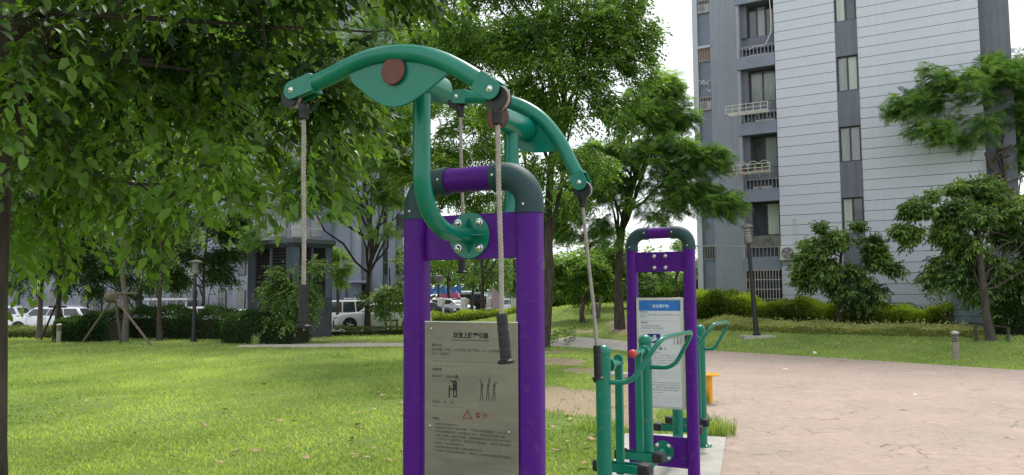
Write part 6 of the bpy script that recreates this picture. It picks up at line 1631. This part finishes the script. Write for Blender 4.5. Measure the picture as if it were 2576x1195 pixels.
    q = MB(); q.b2((L / 2 - .08, -half * .7, g + .04), (L / 2 + .012, half * .7, g + .14)); build("rear_bumper_trim", q, m_trim, t, smooth_angle=0)
    if kind == "suv":
        for s in (-1, 1): q = MB(); q.tube([(xb + .2, s * wr * .86, H), (xb + .4, s * wr * .86, H + .05), (xc - .5, s * wr * .86, H + .05), (xc - .25, s * wr * .86, H - .01)], .018, 6); build("roof_rail", q, m_rim, t)
    return t
def put_car(label, u, Y, rot=0, dz=0, **k):
    p = onground(u, Y); p.z += .03 + dz; return car(label, p, rot, **k)
put_car("white saloon car facing left behind the slender silk tree's trunk", 965, 40.5, R(-3), L=4.9, H=1.46, kind="saloon")
put_car("beige minivan parked side-on behind the white saloon", 905, 53, R(180), L=4.0, W=1.6, H=1.88, kind="van", paint=m_cbe, group=None, name="parked_van", cat="van")
put_car("white estate car facing left behind the leaning grey trunk", 132, 48.5, R(4), L=4.75, H=1.62, kind="suv")
put_car("white car mostly hidden behind the left-edge trunk", -10, 54, R(0), L=4.6, H=1.62, kind="suv")
put_car("white car with only its roof showing over the hedge, left of the lamp", 455, 50, R(4), L=4.5, H=1.55, kind="saloon")
put_car("white car roof behind the hedge right beneath the left lamp", 522, 47.5, R(180), L=4.5, H=1.60, kind="hatch")
put_car("white car nose beside the kiosk's left wall", 612, 50, R(6), L=4.5, H=1.40, kind="saloon")
put_car("black saloon with red tail lamp left of the first charging post", 1073, 64, R(205), L=4.7, H=1.45, kind="saloon", paint=m_cb)
put_car("white hatchback with a green number plate between the first two charging posts", 1133, 69, R(150), L=4.4, H=1.55, kind="hatch", plate=m_plate_g)
put_car("large black people carrier behind the second charging post", 1203, 77, R(165), L=5.0, W=1.9, H=1.75, kind="suv", paint=m_cb, dz=.22)
put_car("white jeep half hidden beyond the black people carrier", 1175, 87, R(165), L=4.6, H=1.8, kind="suv", dz=.5)
put_car("white car behind the pink cloth and the forked tree", 1290, 66, R(170), L=4.5, H=1.5, kind="saloon")
put_car("silver car far away between the instruction board's posts", 1708, 66, R(110), L=4.5, H=1.5, kind="hatch", paint=m_cs, dz=.9)

# charging posts
m_cp = material("post_cream", (.62, .61, .56), .5, var=.05)
def charger(u, Y, label, cloth=False):
    p = onground(u, Y); t = thing("charging_post", label, "charging post", p, R(10), "white charging posts")
    ht = U(u, 749, Y).z - p.z
    q = MB(); q.b2((-.07, -.05, 0), (.07, .05, ht - .12)); build("post", q, m_cp, t, bevel=.01)
    q = MB(); q.b2((-.40, -.14, ht - .62), (-.02, .16, ht)); build("charger_box", q, m_cp, t, bevel=.06)
    q = MB(); q.b2((.0, -.10, ht - .60), (.10, .10, ht - .05)); build("back_plate", q, m_cp, t, bevel=.02)
    q = MB(); q.tube([(-.22, .0, ht - .62), (-.26, -.02, ht - .95), (-.12, -.02, ht - 1.15), (-.06, -.05, ht - .9)], .014, 6); build("cable", q, m_trim, t)
charger(1115, 54.5, "first white charging post, in front of the black saloon")
charger(1173, 54.2, "second white charging post, before the black people carrier")
charger(1238, 53.8, "third white charging post, half covered by the pink cloth")
charger(1299, 53.4, "fourth white charging post, behind the forked small tree")
P_ = [U(u, v, 53.4) for u, v in ((1236, 721), (1254, 735), (1256, 770), (1275, 795), (1266, 802), (1242, 772), (1236, 760))]
q = MB(); q.prism(P_, (0, .05, 0)); top_mesh("pink_cloth", q, material("pale_pink_cloth", (.45, .32, .37), .9, var=.15, bump=.3), "pale pink cloth draped over the third charging post", "cloth", U(1250, 760, 53.4), bevel=.01)

# bollards
m_bol = material("weathered_bollard", (.27, .24, .20), .6, .25, var=.2, scale=6, bump=.2)
m_boldk = material("bollard_shadow_slot", (.05, .045, .04), .7)
def bollard(u, v, label, h):
    p = G(u, v); t = thing("bollard", label, "bollard light", p)
    q = MB(); q.cyl((0, 0, -.05), (0, 0, h * .62), .085, n=22); build("post", q, m_bol, t)
    q = MB(); q.cyl((0, 0, h * .62), (0, 0, h * .88), .058, n=18); core_ = build("lamp_core", q, m_boldk, t)
    for i in range(5):
        z = h * (.645 + .052 * i); q = MB(); q.lathe([(.078, z), (.095, z + .005), (.095, z + h * .022), (.078, z + h * .027)], 22); build("louvre_ring", q, m_bol, core_)
    q = MB(); q.lathe([(.09, h * .90), (.098, h * .905), (.098, h * .93), (.085, h * .965), (.05, h * .99), (.001, h)], 22); build("dome_cap", q, material("bollard_cap", (.42, .40, .36), .4, .4), t)
bollard(2405, 905, "short louvred bollard light standing on the grass edge at the right", .76)
bollard(147, 864, "small grey bollard light beside the left staked tree", .80)
# garden lamps
m_lampk = material("lamp_black", (.012, .012, .014), .45, var=.2)
m_lampg = material("lamp_head_grey", (.20, .20, .19), .5, .3, var=.15)
def lamp(base, v_top, Y, label, u_top, wide=.26, hat=.26):
    b = Vector(base); tp = U(u_top, v_top, Y); t = thing("garden_lamp", label, "lamp post", b); d = (tp - b); H_ = d.length
    q = MB(); q.tube([Vector((0, 0, -.1)), d * .25, d * .82], [.10, .085, .06], 14); build("pole", q, m_lampk, t)
    q = MB(); q.tube([d * .0, d * .03], .14, 14); build("base_flange", q, m_lampk, t)
    zr = d * .82; Mx = d.normalized().to_track_quat('Z', 'Y').to_matrix(); hh = H_ * .18
    prof = MB(); prof.lathe([(.07, 0), (.15, .02), (.16, .05), (.15, hh * .35)], 22, Mx, zr); build("lamp_body", prof, m_lampg, t)
    for i in range(4):
        z = hh * (.34 + .12 * i); q = MB(); q.lathe([(.12, z), (wide * (.68 + .05 * i), z + .012), (wide * (.68 + .05 * i), z + .022), (.12, z + .035)], 24, Mx, zr); build("louvre_ring", q, m_lampg, t)
    q = MB(); q.lathe([(.12, hh * .33), (.12, hh * .80)], 18, Mx, zr); build("diffuser", q, material("lamp_diffuser", (.40, .40, .38), .5), t)
    q = MB(); q.lathe([(wide * 1.02, hh * .80), (wide * 1.05, hh * .83), (wide * .8, hh * .90), (.10, hh * .96), (.04, hh), (.001, hh * 1.0)], 24, Mx, zr); build("lamp_cap", q, m_lampg, t)
    return t
bp = G(1904, 849); lamp(bp, 562, bp.y, "black garden lamp leaning in the grass before the barred bay window", 1878, .23)
q = MB(); q.b2((-.55, -.35, -.1), (.55, .35, .06)); top_mesh("lamp_footing", q, m_conc, "pale square concrete footing round the right garden lamp's foot", "footing", bp, world_pts=False)
bp = onground(491, 31.4); lamp(bp, 653, 31.4, "garden lamp with layered cap among the dark left-hand trees", 492, .28)
bp = onground(1103, 58); 
lt = thing("street_light", "distant street light with pale conical head between the purple posts", "lamp post", bp); hz2 = U(1103, 694, 58).z - bp.z
q = MB(); q.cyl((0, 0, 0), (0, 0, hz2 - .5), .06); build("pole", q, m_lampk, lt); q = MB(); q.lathe([(.12, hz2 - .55), (.42, hz2 - .05), (.45, hz2), (.1, hz2 + .05)], 16); build("lamp_shade", q, m_lampg, lt)
# thin overhead cable at the block's corner and guy line on the mound
q = MB(); q.tube([U(1750, 620, 40), U(1810, 617, 36), U(1890, 622, 31)], .02, 5); top_mesh("overhead_cable", q, m_lampg, "thin pale cable running from the block's corner to the lamp head", "cable", U(1810, 617, 36))
q = MB(); q.tube([G(1393, 800), G(1393, 800).lerp(U(1460, 752, 34), .5) - Vector((0, 0, .05)), U(1460, 752, 34)], .012, 5); top_mesh("guy_line", q, m_hr, "thin pale guy line stretched across the mound's grass to the spreading tree", "guy line", G(1393, 800))
